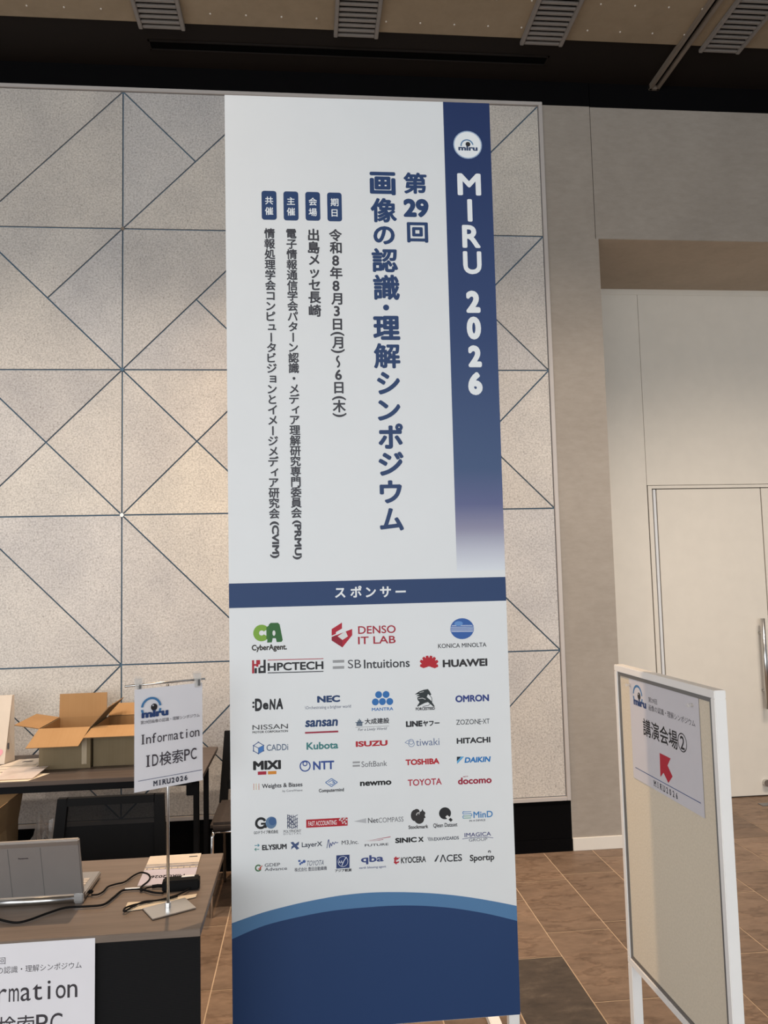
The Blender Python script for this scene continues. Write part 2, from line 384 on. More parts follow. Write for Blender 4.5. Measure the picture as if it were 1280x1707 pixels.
    def draw(s, prims):
        for p in prims:
            k = p[0]; a = p[1:]
            if k == 'T': s.text(*a)
            elif k == 'C': s.char(*a)
            elif k == 'V': s.vert(*a)
            elif k == 'P': s.poly(a[0], inkm(a[1]))
            elif k == 'O': s.disc(*a)
            elif k == 'A': s.arc(*a)
            elif k == 'L': s.line(*a)
            elif k == 'RR': s.rrect(*a)
            elif k == 'N': s.mono(*a)
            elif k == 'GRAD':
                x0, y0, x1, y1 = a; s.poly([(x0, y0), (x1, y0), (x1, y1), (x0, y1)], M['fade'])
            elif k in ('WAVE', 'BAND'):
                top = smooth_curve(a[0]); s.k += 1
                bot = smooth_curve(a[1]) if k == 'BAND' else [(x, a[1]) for x, y in top]
                top[0] = (0, top[0][1]); top[-1] = (900, top[-1][1]); bot[0] = (0, bot[0][1]); bot[-1] = (900, bot[-1][1])
                n = len(top); s.mb.add([s.pt(*q) for q in top + bot], [[i, i + 1, n + i + 1, n + i] for i in range(n - 1)], inkm(a[2]))
        return s
    def build(s, name, parent): return s.mb.build(name, parent, recalc=False)

_g = glyph('国'); EMC = (_g[3] + _g[4]) / 2; EMS = 0.9 / max(0.1, _g[4] - _g[3])
def smooth_curve(p, n=6):
    q = [p[0]] + list(p) + [p[-1]]; r = []
    for i in range(1, len(q) - 2):
        for k in range(n):
            t = k / n; r.append(tuple(0.5 * ((2 * q[i][d]) + (-q[i - 1][d] + q[i + 1][d]) * t + (2 * q[i - 1][d] - 5 * q[i][d] + 4 * q[i + 1][d] - q[i + 2][d]) * t * t + (-q[i - 1][d] + 3 * q[i][d] - 3 * q[i + 1][d] + q[i + 2][d]) * t ** 3) for d in (0, 1)))
    r.append(tuple(p[-1])); return r

def eye_logo(a, x, y, w, base=(44, 66, 112), arc=(70, 120, 165)):
    # ring over an eye ball over four heavy letters; w = width of the ring
    r = w / 2
    a.arc(x, y, r, w * 0.105, 8, 172, arc); a.arc(x, y, r, w * 0.105, 186, 210, arc); a.arc(x, y, r, w * 0.105, 325, 352, arc)
    a.disc(x + w * 0.14, y - 0.02 * w, w * 0.155, w * 0.165, (42, 40, 42)); a.disc(x + w * 0.09, y - 0.10 * w, w * 0.035, w * 0.035, (200, 200, 205))
    a.text('miru', x - w * 0.47, y + w * 0.11, x + w * 0.84, y + w * 0.44, base, 0.06)
    a.line([(x - w * .30, y + w * .34), (x - w * .12, y + w * .34)], w * .035, (130, 175, 215))

# ================================================================== THE SETTING
WY = 4.609          # face of the back wall
ZC = 4.66           # soffit height
GX, GZ, GS = -1.0373, 4.4983, 0.838   # origin and pitch of the panel lattice

# floor: 288 x 588 mm stone tiles over pale grout
mb = MB()
mb.box(-6, 7, -6.4, 5.6, -0.05, -0.0015, M['grout'])
TW, TL, GA = 0.2875, 0.588, 0.0025
start = {0: 3.019, 1: 3.091, 2: 3.30, 3: 3.310, 4: 3.571, -1: 3.387, -2: 3.2, -3: 3.05, -4: 3.42, -5: 3.314, -6: 3.318, -7: 3.5}
for k in range(-22, 20):
    x0 = 1.038 + TW * k; off = start.get(k, random.uniform(3.0, 3.58)); y = off - TL * 16
    while y < 5.5:
        mb.add([(x0 + GA, y + GA * 1.3, 0), (x0 + TW - GA, y + GA * 1.3, 0), (x0 + TW - GA, min(y + TL, 5.55) - GA * 1.3, 0), (x0 + GA, min(y + TL, 5.55) - GA * 1.3, 0)], [[0, 1, 2, 3]], M['tile_dark'] if (k == -1 and abs(y + TL / 2 - 3.09) < 0.2) else M['tile'])
        y += TL
struct(mb.build('floor', recalc=False))

# ceiling: dark soffit strip by the wall, then board with rows of screw heads
mb = MB(); mb.box(-6, 7, -6.4, 4.205, ZC - 0.012, ZC + 0.1, M['ceiling'])
x = -5.9; row = 0
for yy in (4.117, 3.909, 3.70, 3.49):
    x = -5.9 + 0.002
    while x < 6.9:
        mb.disc((x + 0.093, yy, ZC - 0.016), 0.0048, M['cream_base'], 8, 'z', 0.004); x += 0.1905
struct(mb.build('ceiling'))
mb = MB(); mb.box(-6, 7, 4.205, 5.6, ZC, ZC + 0.1, M['soffit_black']); struct(mb.build('trim_1'))

# clad wall: lattice of concrete panels over a dark joint
def inset(poly, d):
    n = len(poly); out = []
    c = Vector((sum(p[0] for p in poly) / n, sum(p[1] for p in poly) / n))
    lines = []
    for i in range(n):
        a, b = Vector(poly[i]), Vector(poly[(i + 1) % n]); e = (b - a).normalized(); nn = Vector((-e.y, e.x))
        if (c - a).dot(nn) < 0: nn = -nn
        lines.append((a + nn * d, e))
    for i in range(n):
        (p, e), (q, f) = lines[i - 1], lines[i]; den = e.x * f.y - e.y * f.x
        t_ = ((q.x - p.x) * f.y - (q.y - p.y) * f.x) / den; out.append((p.x + e.x * t_, p.y + e.y * t_))
    return out
cells = {(-1, 0): '/', (-1, 1): '\\tr', (-1, 2): 'X', (-1, 3): '\\', (-1, 4): 'X', (0, 0): '/tl', (0, 1): '/br', (0, 2): 'X', (0, 3): '\\', (0, 4): '/br',
         (1, 0): '\\', (1, 1): '/', (1, 2): 'X', (1, 3): '/', (1, 4): '\\', (2, 0): '/', (2, 1): 'X', (2, 2): 'X', (2, 3): '\\', (2, 4): '/'}
pat = ['X', '/', '\\', '/tl', '\\tr']
mb = MB(); mb.box(-6, GX + 3 * GS + 0.012, WY + 0.009, WY + 0.15, 0, GZ + 0.02, M['joint'])
for i in range(-6, 3):
    for j in range(5):
        ty = cells.get((i, j), pat[(i * 3 + j * 2) % 5])
        x0, x1, z1, z0 = GX + i * GS, GX + (i + 1) * GS, GZ - j * GS, GZ - (j + 1) * GS
        A, B, Cc, D, E = (x0, z1), (x1, z1), (x1, z0), (x0, z0), ((x0 + x1) / 2, (z0 + z1) / 2)
        polys = {'/': [[A, B, D], [B, Cc, D]], '\\': [[A, B, Cc], [A, Cc, D]], 'X': [[A, B, E], [B, Cc, E], [Cc, D, E], [D, A, E]],
                 '/tl': [[A, B, E], [A, E, D], [B, Cc, D]], '/br': [[A, B, D], [B, Cc, E], [E, Cc, D]], '\\tr': [[A, B, E], [B, Cc, E], [A, Cc, D]]}[ty]
        for p in polys: mb.prism(inset(p, 0.0042), WY, WY + 0.012, M['concrete'])
for (i, j, m) in ((0, 3, 'label_white'), (0, 1, 'rail'), (0, 2, 'joint')):
    mb.disc((GX + i * GS, WY + 0.001, GZ - j * GS), 0.011, M[m], 12, 'y', 0.004)
struct(mb.build('wall_back', recalc=True))

FX = GX + 3 * GS
mb = MB()
mb.box(-6, FX + 0.024, WY - 0.012, WY + 0.03, GZ, GZ + 0.022, M['trim'], 0.002)
mb.box(FX, FX + 0.024, WY - 0.012, WY + 0.03, GZ - 5 * GS - 0.022, GZ + 0.0, M['trim'], 0.002)
mb.box(-6, FX, WY - 0.012, WY + 0.03, GZ - 5 * GS - 0.022, GZ - 5 * GS, M['trim'], 0.002)
struct(mb.build('trim_2'))
mb = MB(); ZB = GZ - 5 * GS - 0.022
mb.box(-6, 1.09, WY, WY + 0.05, 0.072, ZB, M['black']); mb.box(1.094, FX + 0.024, WY, WY + 0.05, 0.072, ZB, M['black']); mb.box(-6, FX + 0.024, WY - 0.006, WY + 0.05, 0, 0.070, M['black'], 0.002)
struct(mb.build('baseboard_back'))
mb = MB(); mb.box(-6, FX + 0.024, WY - 0.004, WY + 0.05, GZ + 0.022, ZC, M['black'])
mb.box(FX + 0.024, 1.806, WY - 0.004, WY + 0.05, GZ + 0.008, ZC, M['black']); mb.box(1.810, 7, WY - 0.004, WY + 0.05, GZ + 0.004, ZC, M['black']); struct(mb.build('trim_3'))

# plaster pier and header around the door alcove
AX, AZ, AY = 1.826, 3.652, 5.456
mb = MB()
mb.box(FX + 0.024, 1.806, WY, WY + 0.3, 0, GZ + 0.012, M['plaster'])
mb.box(1.806, 1.810, WY + 0.006, WY + 0.3, AZ, GZ + 0.012, M['gap'])
mb.box(1.806, AX, WY, AY + 0.2, 0, AZ, M['plaster'])
mb.box(1.810, 7, WY, WY + 0.15, AZ, GZ + 0.012, M['plaster'])
struct(mb.build('wall_right'))
mb = MB(); mb.box(AX - 0.01, 7, WY + 0.004, AY + 0.1, AZ - 0.001, AZ + 0.12, M['soffit']); struct(mb.build('trim_4'))
mb = MB(); mb.box(FX + 0.026, AX, WY - 0.008, WY + 0.01, 0, 0.072, M['cream_base'], 0.002); struct(mb.build('baseboard_right'))
mb = MB()
mb.box(AX - 0.02, 2.4315, AY, AY + 0.06, 0, AZ, M['cream']); mb.box(2.4345, 7, AY, AY + 0.06, 2.2095, AZ, M['cream']); mb.box(4.136, 7, AY, AY + 0.06, 0, 2.2095, M['cream'])
mb.box(2.42, 4.15, AY + 0.02, AY + 0.1, 0, 2.215, M['gap']); mb.box(2.43, 2.436, AY + 0.01, AY + 0.05, 0, AZ, M['gap'])
mb.box(AX - 0.02, 7, AY - 0.003, AY, AZ - 0.042, AZ, M['cream'])
struct(mb.build('wall_alcove'))

door = bpy.data.objects.new('door_1', None); COL.objects.link(door); door.location = (3.288, AY, 0); struct(door)
mb = MB()
for (a, b, c, d) in ((2.4385, 2.468, 0, 2.2055), (4.108, 4.1375, 0, 2.2055), (2.468, 4.108, 2.184, 2.2055)): mb.box(a - 3.288, b - 3.288, -0.003, 0.03, c, d, M['cream'], 0.001)
mb.build('door_frame', door)
for sgn in (-1, 1):
    mb = MB(); a, b = (2.5025, 3.2845) if sgn < 0 else (3.2915, 4.0735)
    mb.box(a - 3.288, b - 3.288, 0.0, 0.03, 0.008, 2.178, M['cream'], 0.0015); leaf = mb.build('door_leaf', door)
    mb = MB(); a, b = (2.4765, 2.4955) if sgn < 0 else (4.0805, 4.0995)
    mb.box(a - 3.288, b - 3.288, 0.0, 0.03, 0.005, 2.178, M['satin_strip'], 0.002); mb.build('hinge_strip', door)
    hx = 0.078 * sgn
    mb = MB(); mb.tube([(hx, -0.055, 0.612), (hx, -0.055, 1.242)], 0.016, M['steel'], 14)
    for hz in (0.735, 1.14): mb.tube([(hx, -0.055, hz), (hx, 0.0, hz)], 0.008, M['steel'], 10)
    mb.build('pull_handle', leaf)
    mb = MB(); mb.disc((0.10 * sgn, 0, 0.095), 0.024, M['steel'], 18, 'y', 0.028); mb.build('door_stop', leaf)

# ================================================================== CEILING FITTINGS
def grille(xc, n, label):
    r = thing('ceiling_grille', label, 'ceiling grille', (xc, 0, ZC - 0.012), (0, 0, 0), 'slatted grilles in the ceiling')
    f = MB()
    for s_ in (-1, 1): f.box(s_ * 0.114 - 0.011, s_ * 0.114 + 0.011, 2.6, 4.238, -0.022, 0.0, M['grille'], 0.003)
    f.build('side_rail', r)
    b = MB(); y = 4.224
    while y > 2.65: b.box(-0.104, 0.104, y - 0.0105, y + 0.0105, -0.018, -0.004, M['grille'], 0.003); y -= 0.0405
    b.build('slats', r)
    d = MB(); d.box(-0.104, 0.104, 2.6, 4.2, -0.002, -0.0005, M['void']); d.build('backing', r)
for i, (x, l) in enumerate([(-0.745, 'leftmost grey slatted grille in the ceiling above the triangular concrete panels'), (0.322, 'grey slatted ceiling grille straight above the tall banner'),
                            (1.391, 'grey slatted ceiling grille above the grey plaster pier, left of the thin track'), (2.466, 'rightmost grey slatted ceiling grille, just right of the thin track')]): grille(x, i, l)
r = thing('lighting_track', 'thin brown slotted track running across the dark soffit and ceiling', 'track', (2.23, 0, ZC))
mb = MB(); mb.box(-0.034, -0.012, 2.6, 4.605, -0.035, -0.0005, M['rail'], 0.003); mb.box(0.012, 0.034, 2.6, 4.605, -0.035, -0.0005, M['rail'], 0.003); mb.box(-0.034, 0.034, 4.585, 4.606, -0.035, -0.0005, M['rail'], 0.002); mb.build('track_body', r)
mb = MB(); mb.box(-0.012, 0.012, 2.6, 4.585, -0.012, -0.0005, M['void']); mb.build('track_slot', r)
r = thing('slot_diffuser', 'long black linear slot in the dark soffit above the wall', 'air slot', (0.316, 4.405, ZC))
mb = MB()
for (a, b, c, d) in ((-1.165, 1.165, -0.042, -0.032), (-1.165, 1.165, 0.032, 0.042), (-1.165, -1.155, -0.042, 0.042), (1.155, 1.165, -0.042, 0.042)): mb.box(a, b, c, d, -0.008, 0.0, M['soffit_black'], 0.001)
mb.build('slot_frame', r); mb = MB(); mb.box(-1.155, 1.155, -0.032, 0.032, -0.003, 0.0, M['void']); mb.build('slot_opening', r)
tag(MB().box(3.03, 3.22, 5.235, 5.295, 0.0, 0.004, M['alu_groove'], 0.001).build('floor_plate'), 'small dark plate on the floor in front of the cream door', 'floor plate')

# ================================================================== THE BANNER
BANNER_ART = [
('blue_column','navy printed strip fading to white at its foot',[('GRAD',738.4,0.0,900.0,1604.6)]),
('emblem','round white emblem',[('O',819.6,150.8,49.8,49.8,(150,170,195)),('O',819.6,150.8,46.1,46.1,(226,229,230)),('A',817.4,154.0,23.0,4.6,10,185,(95,130,165)),('O',820.7,148.6,8.4,8.4,(40,38,42)),('T','miru',786.9,154.6,853.7,171.5,(48,66,100),0.05,0)]),
('event_name_lettering','white vertical lettering',[('T','M',779.7,252.0,861.1,329.6,(226,229,230),0.03,0),('T','I',811.6,342.7,828.3,421.8,(226,229,230),0.03,0),('T','R',790.7,433.6,853.6,513.6,(226,229,230),0.03,0),('T','U',791.0,525.3,854.5,605.1,(226,229,230),0.03,0)]),
('year_lettering','white vertical lettering',[('T','2',797.1,662.1,845.6,738.8,(226,229,230),0.06,0),('T','0',796.4,751.3,845.2,830.3,(226,229,230),0.06,0),('T','2',798.4,850.3,844.2,924.9,(226,229,230),0.06,0),('T','6',795.4,941.3,844.2,1019.7,(226,229,230),0.06,0)]),
('title_lettering','large navy vertical lettering',[('T','第',594.5,253.3,674.6,328.2,(38,62,103),0.035,0),('T','29',592.4,345.4,678.5,410.1,(38,62,103),0.055,0),('T','回',602.3,427.2,674.3,498.1,(38,62,103),0.035,0),('T','画',480.1,254.0,567.8,335.0,(38,62,103),0.038,0),('T','像',480.8,345.2,569.7,430.0,(38,62,103),0.031,0),('T','の',488.6,442.8,560.7,506.3,(38,62,103),0.038,0),('T','認',480.7,519.0,569.4,601.8,(38,62,103),0.031,0),('T','識',483.8,610.1,573.0,696.9,(38,62,103),0.031,0),('T','理',480.4,750.8,571.1,833.0,(38,62,103),0.038,0),('T','解',480.6,843.8,569.2,929.5,(38,62,103),0.031,0),('T','シ',489.0,940.3,566.0,1017.2,(38,62,103),0.038,0),('T','ン',488.9,1035.4,565.6,1104.7,(38,62,103),0.038,0),('T','ポ',489.7,1113.9,571.9,1198.6,(38,62,103),0.038,0),('T','ジ',487.9,1208.0,571.9,1287.9,(38,62,103),0.038,0),('T','ウ',489.9,1302.6,563.7,1378.9,(38,62,103),0.038,0),('T','ム',487.9,1394.0,567.5,1468.9,(38,62,103),0.038,0),('O',525.6,722.6,10.1,10.1,(38,62,103))]),
('heading_label','rounded navy label',[('RR',335.8,329.8,384.5,429.2,9,(38,62,103)),('C','期',360.4,363.8,28.2,(226,229,230),0.015,0),('C','日',359.8,400.2,28.2,(226,229,230),0.015,0)]),
('heading_label','rounded navy label',[('RR',263.0,329.2,312.2,428.2,9,(38,62,103)),('C','会',287.9,363.2,28.0,(226,229,230),0.015,0),('C','場',287.3,399.5,28.0,(226,229,230),0.015,0)]),
('heading_label','rounded navy label',[('RR',190.6,329.1,239.9,428.9,9,(38,62,103)),('C','主',215.4,363.0,27.9,(226,229,230),0.015,0),('C','催',215.0,399.2,27.9,(226,229,230),0.015,0)]),
('heading_label','rounded navy label',[('RR',118.3,328.6,167.6,427.9,9,(38,62,103)),('C','共',143.1,362.4,27.8,(226,229,230),0.015,0),('C','催',142.7,398.5,27.7,(226,229,230),0.015,0)]),
('detail_lettering','dark grey vertical lettering',[('C','令',361.1,477.9,42.1,(62,62,68),0.03,0),('C','和',361.5,520.8,42.1,(62,62,68),0.03,0),('C','8',360.3,564.1,42.1,(62,62,68),0.03,0),('C','年',361.6,607.2,42.1,(62,62,68),0.03,0),('C','8',360.0,650.3,42.0,(62,62,68),0.03,0),('C','月',361.7,694.6,42.0,(62,62,68),0.03,0),('C','3',361.2,736.0,41.9,(62,62,68),0.03,0),('C','日',362.4,780.8,41.9,(62,62,68),0.03,0),('C','(',361.5,813.3,41.8,(62,62,68),0.03,90),('C','月',362.0,842.7,41.8,(62,62,68),0.03,0),('C',')',362.1,871.0,41.8,(62,62,68),0.03,90),('C','～',362.2,906.3,41.8,(62,62,68),0.03,90),('C','6',362.5,950.6,41.8,(62,62,68),0.03,0),('C','日',363.0,993.8,41.7,(62,62,68),0.03,0),('C','(',362.8,1028.9,41.7,(62,62,68),0.03,90),('C','木',363.0,1056.3,41.7,(62,62,68),0.03,0),('C',')',363.5,1084.9,41.6,(62,62,68),0.03,90),('C','出',288.3,478.0,41.9,(62,62,68),0.03,0),('C','島',288.5,521.3,41.9,(62,62,68),0.03,0),('C','メ',289.1,562.4,41.9,(62,62,68),0.03,0),('C','ッ',289.8,605.4,41.9,(62,62,68),0.03,0),('C','セ',288.8,648.4,41.8,(62,62,68),0.03,0),('C','長',288.8,690.6,41.8,(62,62,68),0.03,0),('C','崎',288.9,735.9,41.7,(62,62,68),0.03,0),('C','電',215.0,474.5,35.0,(62,62,68),0.027,0),('C','子',215.2,509.9,34.9,(62,62,68),0.027,0),('C','情',215.3,545.2,34.9,(62,62,68),0.027,0),('C','報',215.5,580.4,34.9,(62,62,68),0.027,0),('C','通',215.6,615.6,34.9,(62,62,68),0.027,0),('C','信',215.8,650.7,34.9,(62,62,68),0.027,0),('C','学',215.8,685.8,34.8,(62,62,68),0.027,0),('C','会',215.8,720.7,34.8,(62,62,68),0.027,0),('C','パ',215.8,755.6,34.8,(62,62,68),0.027,0),('C','タ',215.9,790.5,34.7,(62,62,68),0.027,0),('C','ー',216.0,825.2,34.7,(62,62,68),0.027,90),('C','ン',216.1,859.9,34.7,(62,62,68),0.027,0),('C','認',216.3,894.5,34.7,(62,62,68),0.027,0),('C','識',216.4,929.1,34.7,(62,62,68),0.027,0),('C','・',216.5,963.6,34.6,(62,62,68),0.027,0),('C','メ',216.6,998.0,34.6,(62,62,68),0.027,0),('C','デ',216.7,1032.3,34.6,(62,62,68),0.027,0),('C','ィ',219.9,1063.6,34.6,(62,62,68),0.027,0),('C','ア',217.0,1100.8,34.5,(62,62,68),0.027,0),('C','理',217.1,1134.9,34.5,(62,62,68),0.027,0),('C','解',217.2,1169.0,34.5,(62,62,68),0.027,0),('C','研',217.4,1203.0,34.5,(62,62,68),0.027,0),('C','究',217.5,1236.9,34.4,(62,62,68),0.027,0),('C','専',217.6,1270.8,34.4,(62,62,68),0.027,0),('C','門',217.6,1304.6,34.4,(62,62,68),0.027,0),('C','委',217.7,1338.3,34.4,(62,62,68),0.027,0),('C','員',217.8,1372.0,34.3,(62,62,68),0.027,0),('C','会',217.8,1405.6,34.3,(62,62,68),0.027,0),('V','(PRMU)',218.4,1429.0,1555.9,29.2,(62,62,68),0.045),('C','情',143.1,475.0,34.8,(62,62,68),0.027,0),('C','報',143.3,510.4,34.8,(62,62,68),0.027,0),('C','処',143.5,545.8,34.7,(62,62,68),0.027,0),('C','理',143.6,581.0,34.7,(62,62,68),0.027,0),('C','学',143.8,616.2,34.7,(62,62,68),0.027,0),('C','会',143.9,651.4,34.7,(62,62,68),0.027,0),('C','コ',144.0,686.4,34.7,(62,62,68),0.027,0),('C','ン',144.1,721.4,34.6,(62,62,68),0.027,0),('C','ピ',144.2,756.3,34.6,(62,62,68),0.027,0),('C','ュ',147.3,788.1,34.6,(62,62,68),0.027,0),('C','ー',144.4,825.9,34.5,(62,62,68),0.027,90),('C','タ',144.6,860.6,34.5,(62,62,68),0.027,0),('C','ビ',144.7,895.3,34.5,(62,62,68),0.027,0),('C','ジ',144.9,929.8,34.5,(62,62,68),0.027,0),('C','ョ',148.0,961.4,34.5,(62,62,68),0.027,0),('C','ン',145.2,998.8,34.4,(62,62,68),0.027,0),('C','と',145.3,1033.1,34.4,(62,62,68),0.027,0),('C','イ',145.5,1067.4,34.4,(62,62,68),0.027,0),('C','メ',145.7,1101.6,34.4,(62,62,68),0.027,0),('C','ー',145.8,1135.8,34.3,(62,62,68),0.027,90),('C','ジ',146.0,1169.9,34.3,(62,62,68),0.027,0),('C','メ',146.1,1203.9,34.3,(62,62,68),0.027,0),('C','デ',146.3,1237.8,34.3,(62,62,68),0.027,0),('C','ィ',149.3,1268.8,34.3,(62,62,68),0.027,0),('C','ア',146.5,1305.5,34.2,(62,62,68),0.027,0),('C','研',146.6,1339.3,34.2,(62,62,68),0.027,0),('C','究',146.8,1372.9,34.2,(62,62,68),0.027,0),('C','会',146.9,1406.6,34.1,(62,62,68),0.027,0),('V','(CVIM)',146.6,1431.0,1550.5,29.1,(62,62,68),0.045)]),
('sponsor_band','navy band across the panel',[('P',[(0,1627.9),(900,1627.9),(900,1706.0),(0,1706.0)],(38,62,103)),('C','ス',354.7,1665.9,38.1,(226,229,230),0.03,0),('C','ポ',405.7,1665.7,38.2,(226,229,230),0.03,0),('C','ン',453.8,1666.9,38.4,(226,229,230),0.03,0),('C','サ',501.5,1667.2,38.5,(226,229,230),0.03,0),('C','ー',551.0,1667.3,38.6,(226,229,230),0.03,0)]),
('wave','navy curved wave at the foot',[('WAVE',[(0.0,2723.3),(100.7,2688.7),(226.4,2666.5),(324.4,2656.4),(424.3,2653.3),(496.4,2653.3),(568.8,2656.9),(637.7,2664.2),(706.3,2674.9),(804.9,2696.8),(901.4,2724.7)],3011,(38,62,103))]),
('wave','lighter blue curved wave',[('BAND',[(0.2,2675.8),(91.7,2650.4),(187.5,2631.7),(264.9,2620.3),(345.7,2611.9),(432.7,2609.1),(521.6,2612.9),(613.7,2621.2),(707.4,2634.7),(804.2,2654.3),(900.7,2678.0)],[(0.0,2723.3),(100.7,2688.7),(226.4,2666.5),(324.4,2656.4),(424.3,2653.3),(496.4,2653.3),(568.8,2656.9),(637.7,2664.2),(706.3,2674.9),(804.9,2696.8),(901.4,2724.7)],(82,122,162))]),
('sponsor_logo','green twin letter logo',[('P',[(118.5,1818.4),(124.9,1761.7),(130.7,1756.2),(153.7,1756.5),(159.4,1762.1),(168.3,1811.8),(164.4,1817.4),(149.1,1817.7),(146.4,1805.3),(136.8,1804.9),(133.8,1818.1)],(48,98,50)),('O',140.8,1788.9,4.6,8.5,(215,216,214)),('A',101.7,1787.4,26.3,18.3,32,328,(122,162,60)),('P',[(117.1,1770.0),(126.8,1762.8),(126.2,1814.0),(116.8,1806.0)],(58,108,50)),('T','CyberAgent.',70.1,1823.8,181.3,1847.7,(58,52,48),0.04,0)]),
('sponsor_logo','dark red faceted logo',[('P',[(324.9,1781.7),(358.4,1761.8),(358.0,1781.0),(338.3,1791.7),(338.1,1797.5),(324.5,1802.7)],(172,32,52)),('P',[(324.4,1806.5),(391.0,1783.2),(390.5,1803.3),(358.4,1841.3),(324.1,1817.9)],(172,32,52)),('P',[(343.8,1805.3),(369.4,1789.1),(376.8,1806.6),(359.0,1817.4)],(212,212,210)),('P',[(324.4,1806.5),(338.1,1801.3),(359.0,1819.3),(358.4,1840.3),(324.1,1817.9)],(140,25,45)),('T','DENSO',410.0,1774.9,531.9,1800.2,(160,36,54),0.015,0),('T','IT LAB',409.1,1808.7,530.8,1832.8,(160,36,54),0.015,0)]),
('sponsor_logo','blue globe logo',[('O',750.0,1792.9,39.0,33.9,(50,92,160)),('L',[(716.6,1781.9),(784.6,1783.3)],1.8,(215,222,232)),('L',[(712.3,1787.0),(788.3,1788.7)],1.8,(215,222,232)),('L',[(712.1,1792.2),(788.0,1793.9)],1.8,(215,222,232)),('L',[(712.7,1797.1),(787.0,1798.7)],1.8,(215,222,232)),('L',[(714.1,1801.4),(785.2,1802.9)],1.8,(215,222,232)),('O',738.8,1775.9,14.0,7.8,(96,140,196)),('T','KONICA MINOLTA',669.1,1839.7,828.8,1853.8,(50,50,54),0.01,0)]),
('sponsor_logo','red and black twin letter logo',[('P',[(70.6,1872.5),(77.2,1872.5),(76.9,1914.0),(70.3,1914.0)],(165,36,50)),('P',[(83.8,1872.3),(90.5,1872.3),(90.3,1893.5),(83.7,1893.5)],(165,36,50)),('P',[(76.2,1884.3),(87.5,1884.3),(87.5,1890.4),(76.1,1890.4)],(165,36,50)),('P',[(89.5,1872.2),(96.2,1872.2),(96.1,1886.2),(89.4,1886.2)],(165,36,50)),('P',[(90.3,1896.0),(96.9,1896.0),(96.8,1914.1),(90.2,1914.1)],(38,38,42)),('P',[(78.0,1897.4),(85.6,1897.4),(85.4,1914.0),(77.9,1914.0)],(38,38,42)),('P',[(106.6,1872.1),(113.6,1872.1),(113.3,1913.9),(106.3,1913.9)],(38,38,42)),('P',[(95.1,1890.8),(108.4,1890.8),(108.3,1896.8),(95.0,1896.8)],(38,38,42)),('P',[(95.9,1906.8),(108.2,1906.8),(108.2,1913.8),(95.9,1913.8)],(38,38,42)),('T','HPCTECH',119.7,1882.6,296.6,1908.3,(38,38,42),0.03,0),('L',[(119.9,1873.5),(296.9,1874.8)],2.3,(165,36,50)),('L',[(119.6,1913.9),(296.3,1915.0)],2.8,(38,38,42))]),
('sponsor_logo','grey double bar logo',[('P',[(326.7,1880.6),(363.4,1880.6),(363.3,1889.3),(326.6,1889.3)],(150,151,152)),('P',[(326.4,1900.2),(363.1,1900.1),(362.9,1908.7),(326.2,1908.7)],(150,151,152)),('T','SB',374.8,1881.3,417.4,1908.6,(70,70,74),0,0),('T','Intuitions',426.3,1882.6,574.9,1910.8,(58,58,62),0.015,0)]),
('sponsor_logo','red petal fan logo',[('P',[(641.6,1912.7),(656.1,1917.7),(667.5,1913.1),(666.6,1905.5),(654.5,1903.9)],(176,32,44)),('P',[(641.1,1911.9),(658.7,1907.7),(668.8,1897.0),(664.9,1890.3),(651.6,1895.6)],(176,32,44)),('P',[(640.0,1912.0),(655.4,1899.8),(661.0,1884.8),(654.7,1880.1),(644.1,1891.3)],(176,32,44)),('P',[(638.5,1913.1),(649.2,1894.7),(649.4,1878.1),(641.7,1876.2),(635.4,1891.3)],(176,32,44)),('P',[(636.9,1913.1),(641.2,1891.6),(635.8,1876.0),(628.0,1877.2),(627.2,1893.8)],(176,32,44)),('P',[(635.4,1911.8),(632.6,1890.8),(622.6,1878.8),(616.0,1882.9),(620.7,1898.3)],(176,32,44)),('P',[(634.3,1911.6),(624.8,1894.5),(611.9,1888.0),(607.6,1894.4),(617.0,1905.9)],(176,32,44)),('P',[(633.8,1912.4),(621.4,1902.5),(609.3,1902.9),(607.9,1910.5),(619.0,1916.0)],(176,32,44)),('T','HUAWEI',682.6,1891.2,830.1,1915.9,(48,46,48),0.045,0)]),
('sponsor_logo','black handwritten logo',[('O',73.5,2005.7,3.6,3.6,(38,38,42)),('O',73.4,2018.4,3.6,3.6,(38,38,42)),('T','D',78.2,1992.9,100.8,2032.4,(38,38,42),0.05,0.0),('T','e',102.7,2006.9,120.6,2028.5,(38,38,42),0.05,0),('T','N',123.5,1995.8,143.4,2030.0,(38,38,42),0.05,0.05),('T','A',144.3,1994.6,168.0,2029.5,(38,38,42),0.05,0.05)]),
('sponsor_logo','wide navy letter logo',[('T','NEC',274.7,1991.9,347.8,2013.4,(38,62,103),0.055,0),('T','\\Orchestrating a brighter world',235.2,2022.9,382.0,2035.7,(92,98,122),0,0)]),
('sponsor_logo','blue five dot pyramid logo',[('O',471.7,1995.2,11.1,11.1,(48,108,172)),('O',495.8,1995.5,11.1,11.1,(48,108,172)),('O',460.7,2017.8,11.0,11.0,(48,108,172)),('O',483.4,2017.5,11.1,11.1,(48,108,172)),('O',507.1,2018.1,11.1,11.1,(48,108,172)),('T','MANTRA',448.8,2036.2,517.9,2046.1,(48,108,172),0.02,0)]),
